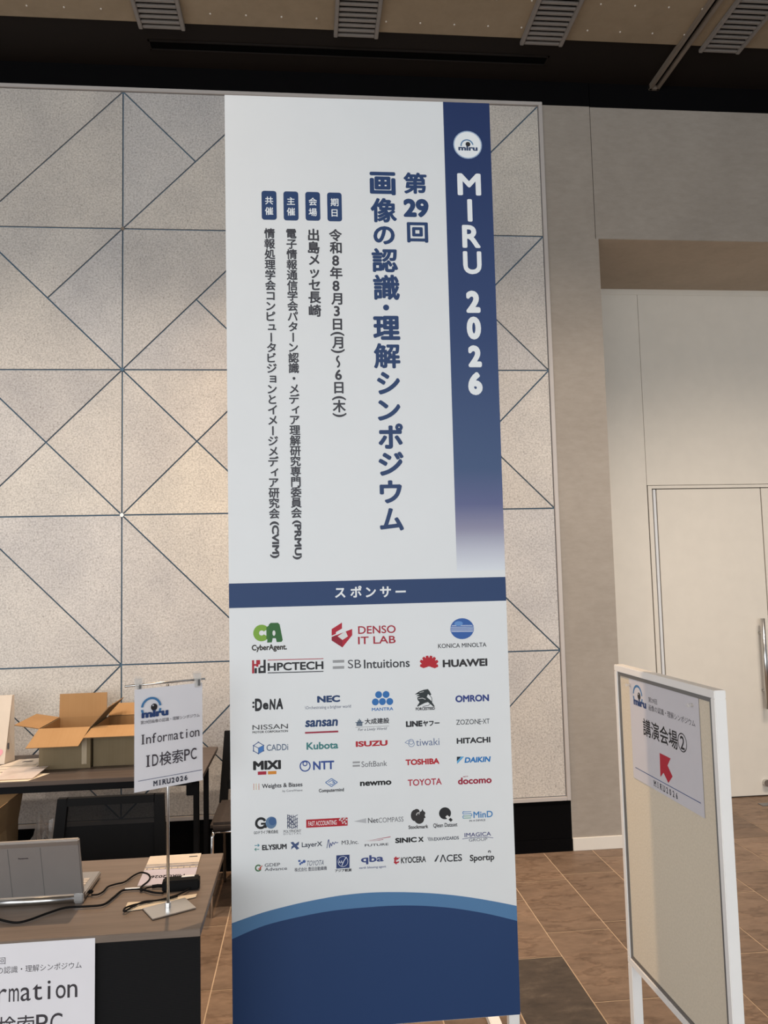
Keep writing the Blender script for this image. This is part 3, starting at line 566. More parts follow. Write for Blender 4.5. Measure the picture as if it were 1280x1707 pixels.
('sponsor_logo','black rearing horse logo',[('P',[(588.6,1998.9),(602.5,1990.0),(618.4,1985.0),(632.2,1983.3),(636.9,1989.6),(642.5,2001.4),(637.5,2004.0),(631.7,1999.0),(627.5,2008.3),(641.0,2020.4),(653.2,2040.0),(648.3,2039.8),(631.0,2024.7),(621.1,2027.1),(605.3,2034.0),(599.3,2037.5),(594.4,2037.3),(603.6,2024.4),(597.9,2016.5),(596.2,2008.8),(606.0,2005.4),(592.4,2003.9),(604.3,1998.7)],(45,52,54)),('L',[(637.5,2003.0),(644.1,2012.9),(643.8,2024.3),(632.7,2035.3),(613.0,2038.2)],1.8,(45,52,54)),('L',[(600.0,2012.8),(613.7,2011.5),(623.4,2015.8)],1.8,(205,205,205)),('L',[(604.4,1993.9),(618.2,1990.7)],1.4,(205,205,205)),('T','FORCESTEED',590.7,2040.6,653.2,2049.9,(38,38,42),0.04,0)]),
('sponsor_logo','blue six letter logo',[('T','OMRON',720.8,2007.0,831.7,2029.4,(52,66,128),0.045,0)]),
('sponsor_logo','wide dark letter logo over a small line of text',[('T','NISSAN',69.6,2075.1,181.0,2090.3,(72,72,74),0.005,0),('T','MOTOR CORPORATION',69.5,2094.1,180.8,2101.1,(60,60,62),0.025,0)]),
('sponsor_logo','navy slanted logo with red rule',[('T','sansan',234.9,2067.0,340.4,2088.7,(38,62,103),0.035,0.12),('P',[(234.6,2103.3),(340.0,2103.2),(339.9,2108.7),(234.6,2108.7)],(150,40,62))]),
('sponsor_logo','dark character logo with a castle-like mark and thin rule',[('P',[(398.8,2079.3),(401.9,2079.3),(401.6,2091.4),(398.6,2091.4)],(44,70,96)),('P',[(402.7,2073.9),(405.8,2073.9),(405.5,2091.6),(402.4,2091.6)],(44,70,96)),('P',[(406.7,2069.4),(409.8,2069.3),(409.3,2091.8),(406.3,2091.8)],(44,70,96)),('P',[(410.5,2073.3),(413.6,2073.3),(413.2,2092.0),(410.1,2092.0)],(44,70,96)),('P',[(414.2,2078.2),(417.3,2078.2),(417.0,2092.2),(414.0,2092.2)],(44,70,96)),('L',[(395.1,2080.0),(421.5,2080.3)],1.9,(44,70,96)),('T','大成建設',425.2,2069.1,504.0,2087.1,(48,48,54),0.025,0),('L',[(395.2,2095.4),(503.0,2095.2)],1.0,(120,120,120)),('T','For a Lively World',402.4,2098.6,496.0,2109.5,(66,66,84),0.0,0.25)]),
('sponsor_logo','black bold character logo',[('T','LINE',557.5,2082.6,611.2,2101.2,(38,38,42),0.06,0),('T','ヤフー',612.5,2083.2,667.0,2101.4,(38,38,42),0.045,0)]),
('sponsor_logo','dark stencil letter logo',[('T','ZOZON',721.1,2084.7,794.6,2100.8,(70,72,76),0.005,0),('T','E',796.1,2085.1,802.5,2102.1,(70,72,76),0.005,0),('T','XT',808.4,2085.1,831.1,2100.8,(70,72,76),0.005,0),('L',[(798.5,2092.7),(810.4,2092.9)],1.6,(70,72,76))]),
('sponsor_logo','blue cube logo',[('L',[(87.7,2128.9),(103.8,2139.4),(103.7,2156.1),(87.5,2164.5),(72.1,2155.4),(72.3,2138.7),(87.7,2128.9)],2.3,(60,84,130)),('L',[(72.3,2138.7),(87.6,2146.9),(103.8,2139.4)],1.9,(60,84,130)),('L',[(87.6,2146.9),(87.5,2164.5)],1.9,(60,84,130)),('P',[(87.6,2146.9),(103.8,2139.4),(103.7,2156.1),(87.5,2164.5)],(70,118,180)),('O',87.7,2128.9,2.1,2.1,(60,84,130)),('O',103.8,2139.4,2.1,2.1,(60,84,130)),('O',103.7,2156.1,2.1,2.1,(60,84,130)),('O',87.5,2164.5,2.1,2.1,(60,84,130)),('O',72.1,2155.4,2.1,2.1,(60,84,130)),('O',72.3,2138.7,2.1,2.1,(60,84,130)),('T','CADDi',113.1,2137.4,180.8,2157.2,(88,104,128),0.01,0)]),
('sponsor_logo','teal rounded logo',[('T','Kubota',238.6,2136.4,339.2,2159.3,(62,122,122),0.03,0)]),
('sponsor_logo','red square letter logo',[('T','ISUZU',395.0,2139.3,497.0,2157.0,(172,36,48),0.045,0)]),
('sponsor_logo','thin blue cloud line logo',[('A',573.0,2148.2,8.7,1.7,0,360,(112,130,165)),('A',573.9,2154.8,10.1,1.7,0,360,(112,130,165)),('L',[(553.2,2150.0),(561.5,2143.8),(571.2,2142.4)],1.6,(112,130,165)),('L',[(553.2,2150.0),(565.1,2155.3)],1.6,(112,130,165)),('T','tiwaki',588.5,2139.9,664.7,2162.2,(104,116,148),0.0,0)]),
('sponsor_logo','black wide letter logo',[('T','HITACHI',721.2,2142.7,831.8,2161.3,(40,40,44),0.04,0)]),
('sponsor_logo','black bold letter logo over red and orange bars',[('T','MIXI',70.4,2186.8,157.5,2215.1,(30,30,32),0.055,0),('P',[(84.8,2219.9),(111.5,2219.8),(111.4,2229.9),(84.8,2229.9)],(160,34,56)),('P',[(116.3,2220.3),(143.0,2220.2),(142.9,2229.9),(116.3,2229.9)],(205,132,48))]),
('sponsor_logo','blue looped ring logo',[('A',233.3,2209.3,17.6,3.8,0,360,(58,80,142)),('A',233.0,2201.9,8.0,3.2,0,360,(58,80,142)),('T','NTT',258.3,2195.9,325.3,2222.9,(58,80,142),0.035,0)]),
('sponsor_logo','grey double bar logo with thin letters',[('P',[(383.9,2202.3),(407.2,2202.3),(407.1,2207.9),(383.8,2207.9)],(150,151,152)),('P',[(383.7,2212.9),(407.0,2212.9),(406.9,2218.6),(383.6,2218.6)],(150,151,152)),('T','SoftBank',412.0,2203.3,493.6,2220.7,(104,104,108),0,0)]),
('sponsor_logo','red bold letter logo',[('T','TOSHIBA',553.4,2203.1,662.8,2221.8,(176,34,46),0.045,0)]),
('sponsor_logo','blue slanted letter logo with a striped triangle',[('P',[(720.1,2201.8),(744.0,2202.1),(720.3,2224.9)],(90,160,205)),('P',[(720.1,2201.8),(733.8,2202.0),(719.6,2216.2)],(30,40,52)),('T','DAIKIN',744.5,2205.0,831.2,2222.4,(42,116,180),0.045,0.18)]),
('sponsor_logo','dark text logo with a dotted mark',[('O',71.9,2257.9,1.4,1.4,(190,110,70)),('O',71.9,2261.8,1.4,1.4,(190,110,70)),('O',71.8,2265.6,1.4,1.4,(190,110,70)),('O',71.8,2269.5,1.4,1.4,(190,110,70)),('O',71.8,2273.4,1.4,1.4,(190,110,70)),('O',79.4,2258.0,1.4,1.4,(205,170,90)),('O',79.3,2261.9,1.4,1.4,(205,170,90)),('O',79.3,2265.8,1.4,1.4,(205,170,90)),('O',79.3,2269.6,1.4,1.4,(205,170,90)),('O',79.3,2273.5,1.4,1.4,(205,170,90)),('O',87.8,2258.2,1.4,1.4,(190,110,70)),('O',87.7,2262.1,1.4,1.4,(190,110,70)),('O',87.7,2266.0,1.4,1.4,(190,110,70)),('O',87.7,2269.8,1.4,1.4,(190,110,70)),('O',87.7,2273.7,1.4,1.4,(190,110,70)),('T','Weights & Biases',97.1,2258.5,223.9,2275.9,(52,52,56),0.02,0),('T','by CoreWeave',161.2,2279.6,223.7,2288.3,(92,94,100),0,0)]),
('sponsor_logo','blue line diamond logo',[('L',[(296.5,2263.2),(315.7,2251.6),(334.5,2264.4),(315.3,2276.9),(296.5,2263.2)],2.5,(72,112,165)),('L',[(305.0,2263.7),(317.5,2257.0),(325.0,2262.9)],2.1,(72,112,165)),('L',[(309.7,2267.7),(317.3,2270.7),(326.9,2265.5),(317.4,2262.5)],2.1,(72,112,165)),('T','Computermind',275.2,2282.1,354.5,2296.2,(62,62,66),0.03,0)]),
('sponsor_logo','black rounded lowercase logo',[('T','newmo',405.9,2266.0,506.5,2280.0,(34,34,36),0.04,0)]),
('sponsor_logo','red spaced letter logo',[('T','TOYOTA',558.8,2266.4,668.5,2287.0,(170,46,66),0.02,0)]),
('sponsor_logo','dark red rounded lowercase logo',[('T','docomo',721.2,2268.0,831.7,2289.9,(150,30,56),0.035,0),('T','NTT',738.7,2263.9,755.4,2267.9,(150,30,56),0.03,0)]),
('sponsor_logo','black letter and blue ball logo',[('A',92.6,2378.4,18.3,7.8,25,330,(32,34,36)),('P',[(92.6,2377.2),(110.3,2377.2),(110.2,2383.5),(92.5,2383.5)],(32,34,36)),('P',[(103.7,2379.5),(111.0,2379.5),(110.9,2393.7),(103.6,2393.7)],(32,34,36)),('O',124.4,2378.4,17.2,18.3,(92,120,150)),('O',129.0,2374.1,12.0,12.8,(64,96,140)),('T','GOドライブ株式会社',70.4,2401.0,146.1,2411.8,(48,48,50),0.02,0)]),
('sponsor_logo','dark line-pattern arch logo',[('L',[(174.8,2356.6),(190.8,2365.8),(207.8,2358.6)],1.9,(66,72,98)),('L',[(174.4,2393.9),(188.5,2378.0),(202.7,2395.6)],1.9,(66,72,98)),('L',[(174.7,2367.6),(190.7,2376.9),(207.7,2369.6)],1.9,(66,72,98)),('L',[(174.5,2382.1),(184.3,2371.2),(194.2,2383.3)],1.9,(66,72,98)),('L',[(174.6,2378.7),(190.6,2387.9),(207.6,2380.6)],1.9,(66,72,98)),('L',[(174.6,2370.4),(180.0,2364.5),(185.7,2371.1)],1.9,(66,72,98)),('L',[(174.5,2389.7),(190.5,2398.9),(207.5,2391.6)],1.9,(66,72,98)),('L',[(176.3,2357.3),(175.9,2398.9)],2.1,(66,72,98)),('L',[(182.1,2357.6),(181.7,2399.3)],2.1,(66,72,98)),('L',[(187.9,2358.0),(187.5,2399.6)],2.1,(66,72,98)),('L',[(193.7,2358.3),(193.3,2399.9)],2.1,(66,72,98)),('L',[(199.5,2363.6),(199.1,2400.3)],2.1,(66,72,98)),('L',[(205.3,2366.7),(204.9,2400.6)],2.1,(66,72,98)),('T','POLYPHONY',163.1,2403.4,217.6,2412.2,(56,56,66),0.0,0),('T','D I G I T A L',163.0,2413.4,217.5,2418.1,(80,80,90),0,0)]),
('sponsor_logo','red plate logo with white letters',[('P',[(234.0,2374.8),(364.5,2374.7),(364.1,2400.0),(233.7,2400.0)],(168,34,46)),('T','FAST ACCOUNTING',240.4,2380.7,329.7,2394.9,(232,228,228),0.006,0),('P',[(337.3,2378.8),(342.2,2378.8),(342.1,2383.3),(337.2,2383.3)],(206,200,200)),('P',[(343.9,2381.9),(348.8,2381.9),(348.7,2386.5),(343.8,2386.5)],(206,200,200)),('P',[(349.6,2376.7),(354.6,2376.7),(354.5,2381.3),(349.6,2381.3)],(206,200,200)),('P',[(352.3,2385.2),(357.3,2385.2),(357.2,2389.7),(352.3,2389.7)],(206,200,200)),('P',[(358.1,2379.1),(363.1,2379.1),(363.0,2383.6),(358.1,2383.6)],(206,200,200)),('P',[(346.6,2388.6),(351.5,2388.6),(351.5,2393.1),(346.5,2393.1)],(206,200,200)),('P',[(356.1,2391.0),(361.0,2391.0),(360.9,2395.5),(356.0,2395.5)],(206,200,200)),('P',[(340.2,2374.3),(345.1,2374.3),(345.0,2378.8),(340.1,2378.8)],(206,200,200)),('P',[(353.5,2372.9),(358.4,2372.9),(358.4,2377.4),(353.4,2377.4)],(206,200,200))]),
('sponsor_logo','grey wedge logo with thin letters',[('P',[(383.7,2387.9),(423.4,2379.9),(423.2,2395.2)],(176,177,180)),('T','Net',429.0,2379.5,461.5,2395.7,(72,72,76),0.01,0),('T','COMPASS',462.5,2380.9,542.1,2396.2,(112,112,116),0,0)]),
('sponsor_logo','black squirrel logo',[('O',578.9,2379.3,12.7,17.7,(52,50,50)),('O',585.0,2368.5,9.7,9.3,(52,50,50)),('O',593.1,2391.3,15.4,14.9,(52,50,50)),('O',603.2,2374.2,9.7,7.5,(52,50,50)),('P',[(600.4,2369.4),(603.5,2359.8),(608.1,2369.8)],(52,50,50)),('P',[(596.3,2378.5),(609.9,2379.2),(613.5,2387.9),(601.8,2391.8)],(52,50,50)),('A',591.5,2378.2,8.1,2.3,60,190,(208,206,204)),('T','Stockmark',557.5,2409.4,621.0,2420.8,(52,50,50),0.03,0)]),
('sponsor_logo','black round letter logo',[('O',676.4,2377.5,19.4,18.7,(38,38,40)),('P',[(677.5,2388.8),(683.5,2383.5),(693.0,2391.6),(686.0,2397.7)],(220,219,217)),('P',[(687.0,2397.8),(693.9,2392.2),(700.9,2399.5),(694.2,2405.1)],(38,38,40)),('T','Qlean Dataset',637.2,2407.5,715.3,2422.4,(56,56,60),0.02,0)]),
('sponsor_logo','blue line brain logo',[('L',[(734.3,2376.2),(761.7,2376.5)],2.1,(72,128,180)),('L',[(734.1,2382.7),(761.5,2383.0)],2.1,(72,128,180)),('L',[(734.0,2389.3),(761.3,2389.6)],2.1,(80,150,130)),('L',[(733.8,2395.8),(761.1,2396.1)],2.1,(80,150,130)),('A',738.2,2378.8,5.1,2.1,90,270,(72,128,180)),('A',737.8,2391.9,5.1,2.1,90,270,(72,128,180)),('A',759.4,2386.6,5.1,2.1,-90,90,(72,128,180)),('T','MinD',768.4,2376.8,831.6,2397.1,(72,128,180),0.02,0),('T','IN A DEVICE',755.0,2402.0,806.9,2407.9,(90,90,100),0.02,0)]),
('sponsor_logo','black letter logo with twin arrows',[('L',[(72.6,2445.6),(86.5,2445.5)],2.0,(64,130,150)),('L',[(81.9,2441.2),(87.1,2445.6),(82.2,2449.5)],2.0,(64,130,150)),('L',[(72.5,2457.4),(86.5,2457.5)],2.0,(64,130,120)),('L',[(77.4,2453.2),(72.5,2457.4),(77.7,2462.1)],2.0,(64,130,120)),('T','ELYSIUM',95.4,2445.0,171.8,2461.4,(46,46,50),0.045,0)]),
('sponsor_logo','navy crossed blades logo',[('P',[(183.7,2442.4),(192.0,2440.3),(210.8,2461.4),(202.9,2465.5)],(66,82,120)),('P',[(203.2,2444.5),(211.1,2440.4),(208.7,2451.2),(193.7,2457.6),(185.2,2464.0),(187.1,2454.5)],(66,82,120)),('T','LayerX',219.0,2443.9,282.9,2463.2,(52,58,72),0.015,0)]),
('sponsor_logo','thin zigzag wave logo',[('L',[(297.4,2465.9),(301.3,2444.1),(303.9,2439.1),(305.6,2465.5),(309.4,2450.1),(312.4,2460.4),(316.0,2447.8),(320.6,2455.4),(324.5,2447.4),(328.2,2451.3),(333.4,2449.7)],2.1,(72,82,128)),('T','M3,Inc.',344.3,2444.9,397.8,2459.6,(72,72,78),0.005,0)]),
('sponsor_logo','red swoosh logo over spaced letters',[('P',[(413.6,2451.3),(499.7,2440.3),(499.3,2442.5)],(160,40,60)),('P',[(426.0,2452.1),(476.6,2447.8),(475.6,2449.6)],(160,40,60)),('T','FUTURE',417.2,2460.1,492.5,2467.4,(66,66,72),0.015,0)]),
('sponsor_logo','wide black letter logo',[('T','SINIC',514.2,2446.2,583.0,2462.3,(38,38,40),0.05,0),('T','X',587.8,2447.1,605.1,2462.4,(38,38,40),0.05,0)]),
('sponsor_logo','dark slash mark logo',[('L',[(618.8,2448.7),(623.3,2461.0)],1.7,(72,74,84)),('L',[(623.2,2449.3),(627.6,2460.9)],1.7,(72,74,84)),('L',[(627.7,2450.0),(631.8,2460.8)],1.7,(72,74,84)),('L',[(632.1,2450.6),(636.1,2460.7)],1.7,(72,74,84)),('T','EXAWIZARDS',638.9,2450.7,719.0,2461.1,(72,74,84),0.02,0)]),
('sponsor_logo','purple-grey letter logo with a curved rule',[('T','IMAGICA',737.7,2442.4,823.8,2455.1,(76,76,120),0.015,0),('L',[(730.0,2460.7),(753.5,2458.0),(782.8,2457.9),(810.1,2458.8),(830.6,2462.1)],1.6,(76,76,120)),('T','GROUP',751.3,2460.4,811.3,2469.8,(96,98,110),0.0,0)]),
('sponsor_logo','green and red ring logo',[('A',83.3,2514.4,10.7,4.3,40,330,(72,112,76)),('A',87.4,2515.5,4.8,3.0,-180,90,(178,82,66)),('L',[(87.0,2516.4),(95.4,2507.9)],2.6,(178,82,66)),('T','GDEP',102.8,2502.0,150.8,2512.0,(84,84,90),0.01,0),('T','Advance',102.8,2515.0,172.0,2524.7,(84,84,90),0.01,0)]),
('sponsor_logo','navy check mark logo with slanted letters',[('P',[(207.3,2496.9),(214.4,2496.9),(214.3,2502.8),(207.2,2502.8)],(62,88,148)),('P',[(214.9,2502.9),(222.0,2502.9),(222.0,2508.8),(214.8,2508.8)],(62,88,148)),('O',225.6,2502.2,4.7,4.7,(62,88,148)),('P',[(210.6,2506.1),(215.6,2506.1),(215.6,2512.5),(210.5,2512.5)],(62,88,148)),('T','TOYOTA',231.7,2500.9,289.2,2516.6,(82,88,110),0.0,0.2),('T','株式会社 豊田自動織機',195.4,2520.0,296.1,2532.5,(92,92,100),0.012,0)]),
('sponsor_logo','navy square logo with a white ring',[('P',[(326.7,2489.4),(368.4,2489.4),(367.7,2529.8),(326.2,2529.8)],(42,58,106)),('A',347.2,2509.3,16.2,1.3,0,360,(205,210,220)),('T','AA',333.2,2505.6,346.3,2514.3,(225,228,235),0.0,0),('L',[(343.3,2521.9),(351.1,2505.9),(358.8,2496.3)],1.9,(225,228,235)),('T','アジア航測',321.7,2531.5,373.3,2541.0,(46,46,50),0.03,0)]),
('sponsor_logo','navy rounded letter logo',[('T','qba',404.1,2494.7,476.0,2522.1,(60,72,122),0.03,0),('T','earth blessing agent',398.0,2528.3,483.2,2537.1,(84,92,130),0.01,0)]),
('sponsor_logo','red pinwheel mark logo',[('L',[(508.8,2510.4),(516.6,2503.9)],3.4,(170,36,50)),('L',[(508.6,2519.6),(517.1,2526.7)],3.4,(170,36,50)),('A',518.3,2515.4,8.8,4.6,40,330,(170,36,50)),('L',[(514.5,2515.3),(527.1,2506.7)],2.5,(170,36,50)),('T','KYOCERA',531.1,2506.5,610.8,2525.8,(58,58,60),0.03,0)]),
('sponsor_logo','black slash and thin letter logo',[('P',[(637.2,2525.5),(649.6,2506.3),(653.5,2506.5),(643.6,2525.9)],(54,54,60)),('T','ΛCES',655.4,2505.6,727.3,2528.9,(64,64,68),0.02,0)]),
('sponsor_logo','black lowercase logo with a curled mark above',[('T','Sportıp',752.5,2511.2,832.2,2536.9,(56,54,56),0.03,0),('A',816.9,2505.2,4.7,2.9,-60,220,(60,56,56))]),
]
BT, BB = 3.218, 0.2065
ban = thing('event_banner', 'tall white and navy vertical banner panel printed with event title and sponsor logos', 'banner', (0.2013, 2.5965, 0), (0.0083, 0, -0.0044))
MB().box(-0.45, 0.45, 0, 0.010, BB, BT, M['banner_white']).build('panel', ban)
for nm, lb, prims in BANNER_ART:
    a = Art(-0.45, BT, 0.0); a.k = 14 if nm not in ('blue_column', 'wave', 'sponsor_band') else 0
    o = a.draw(prims).build(nm, ban)
    if lb: lab(o, lb)
for s_ in (-1, 1):
    lm = MB(); lm.box(s_ * 0.433 - 0.017, s_ * 0.433 + 0.017, 0.0105, 0.045, 0.03, 2.9, M['white_metal'], 0.002); lm.build('leg', ban)
    fm = MB(); fm.box(s_ * 0.433 - 0.02, s_ * 0.433 + 0.02, -0.0, 0.42, 0.0, 0.03, M['white_metal'], 0.003); o = fm.build('foot', ban)
for z in (0.24, 1.5, 2.86): MB().box(-0.416, 0.416, 0.012, 0.04, z, z + 0.03, M['white_metal'], 0.002).build('cross_brace', ban)

# ================================================================== THE NOTICE BOARD
bd = thing('notice_board', 'white framed beige notice board standing on legs at the right', 'notice board', (0.9684, 2.4844, 0), (0, 0, -1.552))
BW, Z0, Z1, TH = 0.608, 0.395, 1.3045, 0.030
fr = MB(); w = 0.020
prof = [(0, Z0, BW, Z0 + w), (0, Z1 - w, BW, Z1), (0, Z0 + w, w, Z1 - w), (BW - w, Z0 + w, BW, Z1 - w)]
for x0, z0, x1, z1 in prof: fr.box(x0, x1, 0, TH, z0, z1, M['white_metal'], 0.0015)
fr.build('frame', bd)
gv = MB(); w2 = 0.031
for x0, z0, x1, z1 in ((w, Z0 + w, BW - w, Z0 + w2), (w, Z1 - w2, BW - w, Z1 - w), (w, Z0 + w2, w2, Z1 - w2), (BW - w2, Z0 + w2, BW - w, Z1 - w2)): gv.box(x0, x1, 0.003, 0.02, z0, z1, M['alu_groove'])
lab(gv.build('inner_bead', bd), 'dark grey inner bead of the frame')
MB().box(w2, BW - w2, 0.006, 0.022, Z0 + w2, Z1 - w2, M['pinboard']).build('pin_surface', bd)
for x0 in (0.0, BW - 0.030):
    MB().box(x0, x0 + 0.030, 0.0, TH, 0.035, Z0, M['white_metal'], 0.002).build('leg', bd)
    MB().box(x0 - 0.002, x0 + 0.032, -0.20, 0.23, 0.0, 0.035, M['white_metal'], 0.004).build('foot', bd)
# poster, slightly bowed
def sheet(name, wmm, hmm, y, x0, z1, m, bow=0.0, n=10, parent=None, side=0.0):
    mb = MB(); vs = []; fs = []
    for j in range(n + 1):
        for i in range(n + 1):
            u, v_ = i / n, j / n; d = bow * math.sin(PI * u) * math.sin(PI * v_ * .9) + side * (v_ ** 2)
            vs.append((x0 + u * wmm / 1000, y - d, z1 - v_ * hmm / 1000))
    for j in range(n):
        for i in range(n): k = j * (n + 1) + i; fs.append([k, k + 1, k + n + 2, k + n + 1])
    mb.add(vs, fs, m, True); mb.add([(a, b + 0.0006, c) for a, b, c in vs], [f[::-1] for f in fs], m, True)
    return mb.build(name, parent, recalc=False)
po = thing('poster', 'white A3 direction sheet with red arrow pinned on the beige notice board', 'poster', (0.9684, 2.4844, 0), (0, 0, -1.552))
sheet('paper', 420, 297, 0.0045, 0.1006, 1.2738, M['poster_paper'], 0.0, 6, po)
a = Art(0.1006, 1.2738, 0.0045); K = (58, 54, 58)
eye_logo(a, 57.5, 47, 66); a.build('emblem', po)
a = Art(0.1006, 1.2738, 0.0045); a.text('第29回', 129.5, 38, 184.5, 53, K); a.text('画像の認識・理解シンポジウム', 128.5, 59.5, 397, 76.5, K); a.build('event_lettering', po); a = Art(0.1006, 1.2738, 0.0045)
a.text('講演会場', 84.5, 105.5, 296, 156, (34, 32, 34), 0.012); a.text('2', 311, 113, 334, 148, (34, 32, 34), 0.012); a.arc(322, 130, 25, 3, 0, 360, (34, 32, 34), 40); a.build('room_lettering', po); a = Art(0.1006, 1.2738, 0.0045)
a.mono('MIRU2026', 136, 287.5, 18.6, 23, 0.85, (44, 44, 54), 0.02, True); a.build('footer_lettering', po)
a = Art(0.1006, 1.2738, 0.0045); a.poly([(184.7, 185.6), (250.1, 186.8), (229.5, 210.2), (256.3, 233.5), (229.3, 257.4), (202.8, 236.1), (182.2, 252.4)], inkm((178, 38, 56))); lab(a.build('arrow', po), 'red arrow pointing up and left')
a = Art(0.1006, 1.2738, 0.0045); a.line([(16.6, 264), (404, 264)], 2.2, (60, 84, 130)); a.build('rule', po)
for i, (x, y, l) in enumerate(((7, 20, 'tiny clear push pin at the upper left corner of the arrow sheet'), (389, 22, 'clear push pin at the upper right corner of the arrow sheet'))):
    pn = MB(); R_ = Matrix.Rotation(-1.552, 4, 'Z')
    pn.disc((0, 0, 0), 0.0055, M['clear_clip'], 12, 'y', 0.003); pn.disc((0, -0.003, 0), 0.0032, M['clear_clip'], 12, 'y', 0.008); pn.disc((0, -0.011, 0), 0.0055, M['clear_clip'], 12, 'y', 0.003)
    o = pn.build('push_pin'); P_ = Matrix.Translation((0.9684, 2.4844, 0)) @ R_ @ Vector((0.1006 + x / 1000, 0.0042, 1.2738 - y / 1000)); o.location = P_; o.rotation_euler = (0, 0, -1.552)
    tag(o, l, 'push pin', 'push pins in the arrow sheet')

# ================================================================== THE RECEPTION DESK
dk = thing('reception_desk', 'grey-brown wooden reception desk with a black front panel', 'desk', (-1.19, 2.185, 0))
MB().box(-0.90, 0.900, 0, 0.577, 0.681, 0.70, M['desk_wood'], 0.0012).build('desktop', dk)
MB().box(-0.89, 0.897, 0.010, 0.022, 0.05, 0.681, M['ribbed']).build('front_panel', dk)
for s_ in (-1, 1):
    lg_ = MB(); lg_.box(s_ * 0.66 - 0.02, s_ * 0.66 + 0.02, 0.026, 0.066, 0.02, 0.681, M['black_metal'], 0.003); lg_.build('leg', dk)
    lg_ = MB(); lg_.box(s_ * 0.66 - 0.02, s_ * 0.66 + 0.02, 0.42, 0.46, 0.02, 0.681, M['black_metal'], 0.003); lg_.build('leg', dk)
    ft = MB(); ft.box(s_ * 0.66 - 0.022, s_ * 0.66 + 0.022, 0.02, 0.48, 0.0, 0.02, M['black_metal'], 0.004); ft.build('foot_bar', dk)

# sheet taped to the front of the desk
dp = thing('desk_sign', 'white information sheet taped to the black front of the desk', 'sign', (-0.975, 2.1835, 0.695))
sheet('paper', 420, 297, 0, 0, 0, M['white_paper'], 0.0, 6, dp)
a = Art(0, 0, 0); eye_logo(a, 58, 50, 66); a.build('emblem', dp)
a = Art(0, 0, 0); K = (70, 66, 70); a.text('第29回', 145, 32, 200, 49, K); a.text('画像の認識・理解シンポジウム', 145, 55, 387, 72, K); a.build('event_lettering', dp); a = Art(0, 0, 0)
a.mono('Information', 64.4, 141, 28.6, 70, 1.0, (62, 58, 62), 0.003); a.build('heading_lettering', dp); a = Art(0, 0, 0); a.mono('ID', 111, 222, 35, 66, 1.0, (62, 58, 62), 0.003); a.text('検索', 183, 176, 272, 225, (62, 58, 62), 0.004); a.mono('PC', 273.5, 222, 35, 66, 1.0, (62, 58, 62), 0.003); a.build('heading_lettering', dp)

# laptop seen from behind its lid
lt = thing('laptop', 'silver laptop open on the desk with its lid toward the camera', 'laptop', (-0.785, 2.415, 0.70))
HW = 0.141
MB().box(-HW, HW, 0.0, 0.185, 0.004, 0.020, M['silver'], 0.003).build('base', lt)
kb = MB()
for i in range(13):
    for j in range(5): kb.box(-0.125 + i * 0.0193, -0.1085 + i * 0.0193, 0.035 + j * 0.019, 0.0515 + j * 0.019, 0.0195, 0.0215, M['key'], 0.0008)
kb.build('keyboard', lt)
tl_ = Matrix.Translation((0, 0.0, 0.012)) @ Matrix.Rotation(0.30, 4, 'X')
ld = MB(); ld.box(-HW, HW, -0.006, 0.006, 0.016, 0.190, M['silver_dark'], 0.003, tl_); ld.box(-HW + 0.001, HW - 0.001, -0.0072, 0.0045, 0.172, 0.1885, M['silver'], 0.002, tl_)
for x0 in (-0.052, 0.035): ld.box(x0, x0 + 0.0012, -0.0068, -0.0055, 0.02, 0.171, M['alu_groove'], 0, tl_)
ldo = ld.build('lid', lt)
MB().box(-HW + .012, HW - .012, 0.0062, 0.0066, 0.028, 0.178, M['screen'], 0, tl_).build('screen', ldo)
lw = Art(-0.025, 0.142, -0.0062); lw.text('Panasonic', 0, 0, 27, 4.2, (46, 36, 40), 0.04); lo = lw.build('lid_lettering', ldo)
lo.data.transform(tl_)
hb = MB(); hb.tube([(-HW + 0.02, -0.001, 0.011), (HW - 0.026, -0.001, 0.011)], 0.0105, M['steel'], 14); hb.box(HW - 0.026, HW, -0.0125, 0.012, 0.0005, 0.030, M['silver'], 0.003); hb.build('hinge_bar', lt)
MB().box(HW - 0.001, HW + 0.014, 0.035, 0.047, 0.007, 0.017, M['black_plastic'], 0.003).build('plug', lt)

# adapter with its cables
CABLE_A = [(-0.436, 2.478, 0.706), (-0.461, 2.482, 0.706), (-0.482, 2.476, 0.706), (-0.495, 2.456, 0.706), (-0.5, 2.488, 0.706), (-0.49, 2.524, 0.706), (-0.489, 2.558, 0.706), (-0.502, 2.59, 0.706), (-0.526, 2.606, 0.706), (-0.544, 2.581, 0.706), (-0.559, 2.535, 0.706), (-0.583, 2.52, 0.706), (-0.6, 2.504, 0.706), (-0.605, 2.469, 0.706), (-0.615, 2.448, 0.706), (-0.633, 2.447, 0.706)]
CABLE_B = [(-0.427, 2.427, 0.706), (-0.452, 2.435, 0.706), (-0.478, 2.453, 0.706), (-0.502, 2.47, 0.706), (-0.544, 2.47, 0.706), (-0.555, 2.456, 0.706), (-0.565, 2.414, 0.706), (-0.581, 2.37, 0.706), (-0.623, 2.365, 0.706), (-0.68, 2.365, 0.706), (-0.719, 2.335, 0.706), (-0.754, 2.298, 0.706), (-0.783, 2.284, 0.706), (-0.82, 2.301, 0.706), (-0.857, 2.326, 0.706)]
